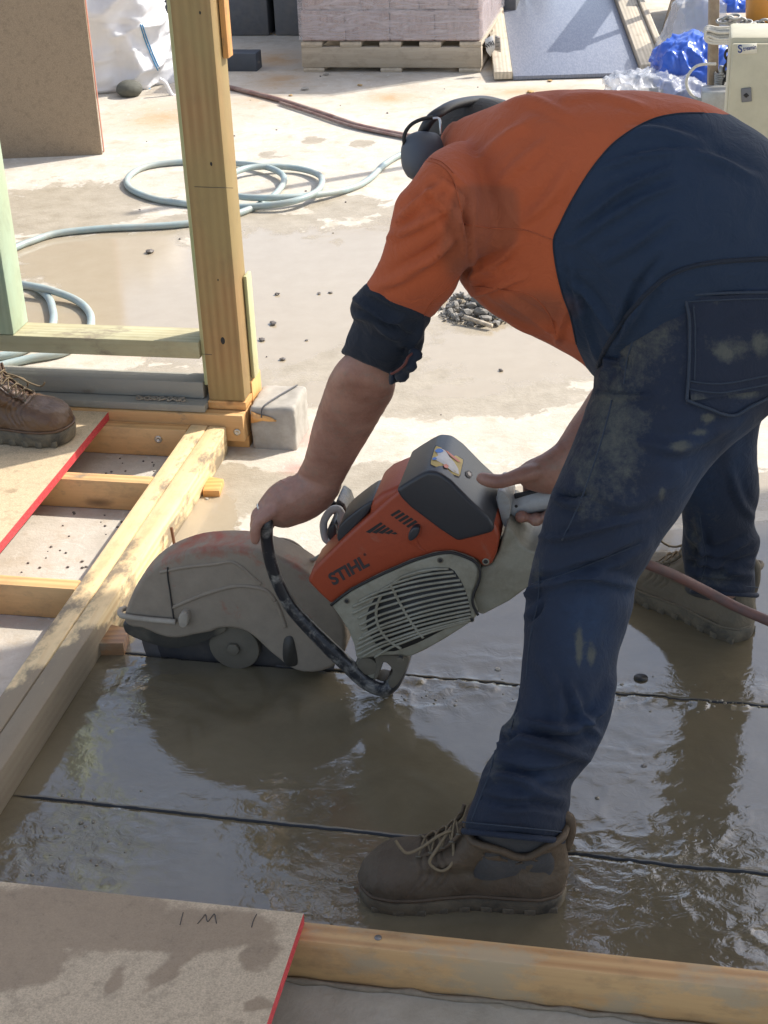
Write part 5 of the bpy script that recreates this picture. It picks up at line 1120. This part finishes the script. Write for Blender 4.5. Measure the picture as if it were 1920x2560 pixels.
heap('plastic_sheet',[(1525,214,224),(1555,198,226),(1600,190,238),(1650,192,262),(1720,200,290),(1770,230,300)],6.35,.14,.1,M['clear'],'crumpled clear plastic on the ground just beyond the orange back','plastic sheet',.02,12,13)
heap('dark_sack',[(1640,205,262),(1700,215,290),(1760,225,300)],6.5,.14,.1,M['dark'],'dark sack lying under the crumpled blue tarpaulin','sack',.015,8,15)
# steel prop with chain, rope and spring
pY=6.2; base=G(1790,310); 
pr=empty('steel_prop',base,'rusty square steel prop with rope and chain wound around it','prop')
M['rusty']=plain('rusty_pole',(.30,.24,.17),.7,var=.3,scale=20,bump=.3,dirt=.5,dcol=(.16,.10,.06),dscale=30)
vec=(D(1794,-400,pY)-D(1783,270,pY)); ph=vec.normalized(); pb=D(1780,300,pY); pb0=pb-ph*(pb.z/ph.z)
xa=(rt-ph*rt.dot(ph)).normalized()
beam('pole',pb0+ph*1.1,ph,xa,ph.cross(xa),2.2,.038,.038,M['rusty'],pr,.004)
M['galv']=plain('galvanised',(.34,.35,.34),.4,.6,dirt=.4)
beam('prop_foot',G(1800,310)+Vector((0,0,.07)),EX,EY,EZ,.16,.12,.14,M['galv'],pr,.01)
v,f=tubegeo([D(1806,165,pY-.03),D(1803,180,pY-.03),D(1796,300,pY-.03)],.012,10); mk('rod',v,f,M['galv'],pr)
hx=[]; 
for i in range(90): a=i*.75; c=D(1800,180+i*.62,pY-.03); hx.append(c+Vector((.020*math.cos(a),.020*math.sin(a),0)))
tube('spring',hx,.0045,M['galv'],pr,2,6)
prism('prop_collar',[(1784,235),(1806,228),(1812,262),(1816,300),(1776,300),(1780,262)],-.03,.05,M['galv'],pr,.008,3,lambda u,v,o:D(u,v,pY+o))
M['rope']=plain('white_rope',(.50,.48,.42),.8,var=.25,scale=200,bump=.4)
for k in range(6):
    o=k*5.2; pts=[(1928,62+o),(1860,66+o),(1800,70+o*1.1),(1772,66+o*.9),(1763,74+o*.7),(1770,92+o*.5),(1800,100+o*.35),(1860,96+o*.4),(1928,88+o*.5)]
    tube('rope_coil',[D(u,v,pY-.05-.012*(k%3)) for u,v in pts],.0058,M['rope'],pr,6,8)
def torus(name,c,ax,ay,R,r,k,mat,par):
    path=[c+ax*(R*math.cos(q))+ay*(R*k*math.sin(q)) for q in np.linspace(0,2*math.pi,17)[:-1]]; v,f=tubegeo(path,r,6,False,True); return mk(name,v,f,mat,par)
for k in range(8):
    u=1806+k*15; v=52-10*math.sin(k*.9)+(6 if k%2 else 0); torus('chain_link',D(u,v,pY-.06),rt,(EZ if k%2 else (EY*.7+EZ*.4).normalized()),.022,.0055,.62,M['galv'],pr)
for k in range(9):
    torus('chain_link',D(1822-1.5*k,118+18*k,pY-.05),EZ,(rt if k%2 else EY),.020,.005,.6,M['dark'],pr)
cw=tube('grey_cable',[D(u,v,6.1) for u,v in ((1790,160),(1765,160),(1740,166),(1722,185),(1716,205),(1722,228),(1742,246),(1780,253),(1800,254))],.006,M['rope'],None,6,8); tag(cw,'loop of grey cable hanging in front of the blue tarpaulin','cable')
# beige switch box
M['boxb']=plain('beige_enamel',(.50,.46,.32),.45,var=.04,scale=10,bump=.05,dirt=.15)
bY=5.15; bl_=D(1826,92,bY); br_=bl_+EX*.52
bot=.03
sb=beam('switch_box',Vector(((bl_.x+br_.x)/2,(bl_.y+br_.y)/2,(bl_.z+bot)/2))+EY*.12,EX,EY,EZ,.52,.24,bl_.z-bot,M['boxb'],None,.012); tag(sb,'beige metal switch box with a printed name and a black latch at top right','switch box')
pbx=bl_-EY*.0
dr=beam('door',Vector(((bl_.x+br_.x)/2,(bl_.y+br_.y)/2,(bl_.z+bot)/2))-EY*.008+EZ*-.004,EX,EY,EZ,.505,.018,bl_.z-bot-.03,M['boxb'],sb,.006)
fnb=lambda u,v,o:PL(u,v,bl_-EY*.0175,EY,o)
prism('latch',[(1852,222),(1878,219),(1880,254),(1854,257)],-.006,.003,plain('latch_grey',(.14,.14,.14),.4),dr,.003,2,fnb); prism('keyhole',[(1858,238),(1866,232),(1873,239),(1865,245)],-.0075,-.0058,M['dark'],dr,0,1,fnb)
lab=prism('name_plate',[(1843,112),(1892,108),(1893,134),(1844,136)],-.001,.001,plain('plate',(.60,.58,.48),.5),dr,0,1,fnb)
text_obj('lettering','S',.036,plain('print_blue',(.02,.04,.16),.5),lab,1845,132,-.0015,1856,131,p0=bl_-EY*.0175,bold=.02); text_obj('lettering','treamin',.020,bpy.data.materials['print_blue'],lab,1858,127,-.0015,1891,122,p0=bl_-EY*.0175,bold=.02)
for x in (.04,.46): beam('box_leg',sb.matrix_basis.translation+EX*(x-.25)-EZ*((bl_.z-bot)/2+.04),EZ,EX,EY,.08,.03,.03,M['galv'],sb,.002)
# orange bucket
bk=G(1915,120); bk=D(1905,50,7.0); bk.z=.0
zt=D(1905,-30,7.0).z; zb=D(1905,48,7.0).z
bst=beam('crate',D(1905,50,7.0)*1-EZ*(zb/2),EX,EY,EZ,.4,.35,zb,M['grey_wood'],None,.004); tag(bst,'weathered timber crate under the orange bucket at the top right corner','crate')
c=D(1925,40,7.0); rg=[ringpts(Vector((c.x,c.y,zb+.001))+EZ*h,EX*r,EY*r,28) for h,r in ((0,.10),(.01,.105),(.2,.12),(.26,.125),(.262,.118),(.02,.10))]
ob=mk('orange_bucket',*loftgeo(rg),plain('orange_plastic',(.62,.26,.03),.4,dirt=.15)); tag(ob,'orange plastic bucket at the top right corner','bucket')
# ---------------- hoses on the ground ----------------
M['hose']=plain('grey_green_hose',(.30,.38,.37),.4,var=.25,scale=30,bump=.1,dirt=.45,dcol=(.40,.36,.28),dscale=14)
r_=.0115
def gh(pts,zz=None): return [G(u,v,r_+(zz[i] if zz else 0)) for i,(u,v) in enumerate(pts)]
loop=[(1040,380),(1000,386),(965,410),(935,440),(900,462),(850,480),(780,487),(700,494),(600,494),(560,488)]
coil=[(-90,668),(-30,650),(10,632),(45,616),(70,606),(140,584),(250,572),(360,567),(440,562),(520,551),(600,532),(670,500),(705,465),(708,440),(680,422),(630,412),(560,407),(480,404),(400,410),(350,422),(322,442),(318,462),(340,480),(390,498),(450,508),(540,516),(640,516),(730,504),(790,480),(805,455),(795,436),(750,422),(690,416),(620,420),(575,438),(560,460),(572,480),(610,493),(700,494),(800,486),(880,470),(925,446),(960,412),(1000,388),(1040,382),(1080,390)]
zz=[0]*12+[.004,.010,.012,.008]+[0]*10+[.006,.018,.022,.016,.008,.006,.012,.018,.022,.022,.016,.02,.024,.012,0,0,0,0,0]
zz=(zz+[0]*60)[:len(coil)]
o=tube('garden_hose',gh(coil,zz),r_,M['hose'],None,8,12); tag(o,'pale grey-green garden hose coiled in loops on the slab behind the post','hose')
o=tube('garden_hose',gh([(-80,700),(0,716),(60,714),(95,722),(122,745),(132,775),(134,800),(124,830),(90,860),(30,885),(-60,900)]),r_,M['hose'],None,8,12); tag(o,'inner loop of grey hose at the left edge behind the bottom rail','hose')
o=tube('garden_hose',gh([(-80,690),(0,700),(60,712),(120,724),(180,745),(215,770),(228,800),(215,840),(160,880),(60,900),(-60,930)],[0,.005,.02,.018,.006,0,0,0,0,0,0]),r_,M['hose'],None,8,12); tag(o,'outer blue-grey hose loop at the left edge behind the bottom rail','hose')
M['rhose']=plain('dusty_red_hose',(.20,.10,.08),.6,var=.3,scale=20,dirt=.55,dcol=(.38,.31,.25),dscale=14)
o=tube('air_hose',gh([(425,178),(500,200),(590,222),(700,250),(810,285),(900,315),(1000,336),(1060,346),(1200,370)]),.0105,M['rhose'],None,8,12); tag(o,'dusty dark red hose running straight across the slab towards the worker','hose')
o=tube('air_hose',gh([(700,256),(780,282),(870,312),(950,330),(1030,346),(1100,360)]),.006,M['rhose'],None,8,8); tag(o,'thin reddish hose lying alongside the dusty red hose','hose')
# ---------------- rubble, stones, crumbs ----------------
M['dummy']=None; M['stone']=plain('pale_stone',(.34,.31,.26),.8,var=.4,scale=40,bump=.5); M['stoned']=plain('wet_stone',(.12,.10,.08),.35,var=.5,scale=60,bump=.5); M['stoney']=plain('sandstone',(.46,.30,.13),.85,var=.4,scale=30,bump=.5)
def stone_mesh(i):
    bm=bmesh.new(); bmesh.ops.create_icosphere(bm,subdivisions=2,radius=1)
    for v in bm.verts:
        q=v.co.copy(); v.co=q*(1+.35*mnoise.noise(q*1.3+Vector((i*7,0,0)))+.15*mnoise.noise(q*3+Vector((i,5,0)))); v.co.z*=.62
        v.co.x=round(v.co.x*3)/3*.35+v.co.x*.65
    me=bpy.data.meshes.new('stone%d'%i); bm.to_mesh(me); bm.free(); return me
SM=[stone_mesh(i) for i in range(7)]
def stone(u,v,px,mat,label=None,group=None,z=0.):
    p=G(u,v,z); s=px*p.y*1.02/F/2/(1.25 if px>20 else 1.); me=SM[random.randrange(7)].copy(); me.materials.append(mat); o=bpy.data.objects.new('stone',me); COL.objects.link(o)
    Mx=Matrix.Translation(p+EZ*(s*.35))@Matrix.Rotation(random.random()*6,4,'Z')@Matrix.Diagonal((s,s*random.uniform(.6,1),s*random.uniform(.35,.6),1)); o.matrix_basis=Mx; WM[o]=Mx; return tag(o,label,'stone' if label else None,group)
# heap of broken concrete behind the arm
vs_=[];rb_=[]
def chip(i):
    bm=bmesh.new(); bmesh.ops.create_icosphere(bm,subdivisions=1,radius=1)
    for v in bm.verts: v.co=v.co*random.uniform(.55,1.15); v.co.z*=.5
    me=bpy.data.meshes.new('chip%d'%i); bm.to_mesh(me); bm.free(); return me
CM=[chip(i) for i in range(9)]
for i in range(420):
    r=random.random()**.6; a=random.random()*6.283; u=1205+115*r*math.cos(a); v=778+42*r*math.sin(a); h=.03*max(0,1-r)*random.random(); p=G(u,v,0)+EZ*h; s=random.choice((.005,.007,.009,.013,.022))*(1.2-r*.6); R=Matrix.Rotation(random.random()*6,3,(random.random(),random.random(),1)); m=CM[i%9]
    rb_.append(([p+EZ*s*.5+R@Vector((q.co.x*s,q.co.y*s*.8,q.co.z*s)) for q in m.vertices],[tuple(f.vertices) for f in m.polygons]))
v,f=join(rb_); o=mk('rubble_heap',v,f,plain('crushed_concrete',(.22,.205,.18),.85,var=.4,scale=60,bump=.4),smooth=False); tag(o,'small heap of broken grey concrete on the slab beyond the arm','rubble',kind='stuff')
stk_=tube('stick',[G(1160,792,.02),G(1230,815,.012)],.006,M['grey_wood'],smoothp=False); tag(stk_,'short grey stick lying in the rubble heap','stick')
for u,v,px,m,l in ((707,900,22,'stoned','dark wet lump on the muddy slab right of the post'),(683,811,34,'stoned','flat dark mud clump on the slab right of the post'),(655,851,26,'stoned','small flat mud clump between two darker ones right of the post'),(798,735,14,'stoned','tiny dark stone in the wet patch, left of its twin'),(826,733,12,'stoned','tiny dark stone in the wet patch, right of its twin'),(1244,1675,24,'stone','small pale stone beside the far saw cut'),(1609,1917,24,'stoned','small wet pebble in the water between the boots'),(815,188,16,'stone','grey pebble in front of the pallet'),(762,225,20,'stone','flat grey pebble in the pallet shadow'),(900,215,16,'stoney','yellow pebble at the edge of the pallet shadow'),(727,240,12,'stoney','small tan pebble by the dusty hose'),(206,1262,18,'stone','grey pebble on the ground between the joists'),(517,1248,12,'stone','grey pebble in front of the orange wood block'),(375,632,32,'stoned','flat dark scrap in the wet patch left of the post'),(1326,232,18,'stoney','brown crumb of dirt near the foot of the ramp'),(1375,204,14,'stoney','small brown crumb at the foot of the dark ramp')): stone(u,v,px,M[m],l)
for i,(u,v,px) in enumerate(((365,58,14),(378,62,12),(388,55,16),(398,50,18),(410,58,14),(404,64,12),(420,62,13),(414,52,12),(600,86,9),(648,88,10),(664,80,16),(676,86,10),(700,84,10),(722,77,14),(690,88,8))): stone(u,v,px,M['stoney' if i%3 else 'stone'],'rough tan stones scattered along the foot of the block wall','tan stones along the block wall')
# paint can lid scrap by stones
# loose crumbs over the dry slab
cr_=[]
for i in range(60):
    u=random.uniform(300,1900); v=random.uniform(120,1150) if i%3 else random.uniform(120,400); p=G(u,v,0); s=random.uniform(.002,.005)*(1+.5*(random.random()<.1)); m=SM[i%7]
    d=p-W0; 
    if d.dot(EY)<.15 and d.dot(EX)<.2: continue
    cr_.append(([p+EZ*s*.4+q.co*s for q in m.vertices],[tuple(x.vertices) for x in m.polygons]))
for i in range(60):
    x=random.uniform(-.3,-.11); y=random.uniform(-.74,-.35) if i%2 else random.uniform(-.3,-.08); p=B(x,y,0); s=random.uniform(.0015,.0035); m=SM[i%7]; cr_.append(([p+EZ*s*.4+q.co*s for q in m.vertices],[tuple(x.vertices) for x in m.polygons]))
v,f=join(cr_); o=mk('grit',v,f,M['stoned'],smooth=False); tag(o,'fine dark grit scattered over the pale slab','grit',kind='stuff')
# wet slurry lumps and bubbles on the water
cr_=[]
for i in range(260):
    zone=random.choice(((1500,1750,260,40),(1600,2150,300,110),(200,2080,180,90),(1060,1740,150,40),(40,2160,60,60),(820,2210,110,80),(1780,1760,130,25))); u=random.gauss(zone[0],zone[2]*.6); v=random.gauss(zone[1],zone[3]*.6); p=G(u,v,0); d=p-W0
    if d.dot(EX)<.02 or d.dot(EY)<-1.585 : continue
    s=random.uniform(.0012,.0038); m=SM[i%7]; cr_.append(([p+EZ*s*.25+q.co*s for q in m.vertices],[tuple(x.vertices) for x in m.polygons]))
v,f=join(cr_); o=mk('slurry_lumps',v,f,plain('wet_slurry',(.2,.165,.11),.12,var=.3)); tag(o,'small wet lumps of slurry standing out of the muddy water','slurry',kind='stuff')
# round hole beside the saw cut: near-black disc stands for its inner shade
hp_=G(1602,1695,.0012); v,f=loftgeo([ringpts(hp_+EZ*.0012,EX*.0125,EY*.0125,24),ringpts(hp_-EZ*.0,EX*.010,EY*.010,24)]); o=mk('drill_hole',v,f,M['slot']); tag(o,'round drilled hole in the slab beside the far saw cut','hole')

# two-legged timber frame added to cast the wedge shadow across the ramp
tg=G(1395,150,.02); apx=tg+(EX*.85+EY*.65+EZ)*.8; f1=G(1550,-70,.0); f2=G(1668,84,0)
ts=empty('shadow_trestle',f2,'added timber A-frame behind the blue tarpaulin that casts the ramp shadow','shadow_trestle')
for nm,f_,w_ in (('leg',f1,.13),('leg',f2,.05)):
    ax=(apx-f_); L_=ax.length; ax.normalize(); ay=ax.cross(SUN).normalized(); az=ax.cross(ay).normalized(); beam(nm,(apx+f_)/2,ax,ay,az,L_,w_,.04,M['grey_wood'],ts,.003)

# small marks on the post and studs
pe=bpy.data.materials['pencil']; po=bpy.data.objects['post']
for q in (((486,467),(583,470)),((505,885),(530,887))):
    v_,f_=tubegeo([W(*q[0],-.0003),W(*q[1],-.0003)],.0006,5); mk('pencil_line',v_,f_,pe,po)
for u,v,r in ((500,32,.002),(528,410,.0025),(557,852,.005),(545,700,.0015)):
    vv,ff=loftgeo([ringpts(W(u,v,-.0002),EX*r,EZ*r*1.8,12),ringpts(W(u,v,-.0006),EX*r*.8,EZ*r*1.5,12)]); mk('nail_hole',vv,ff,M['dark'],po)
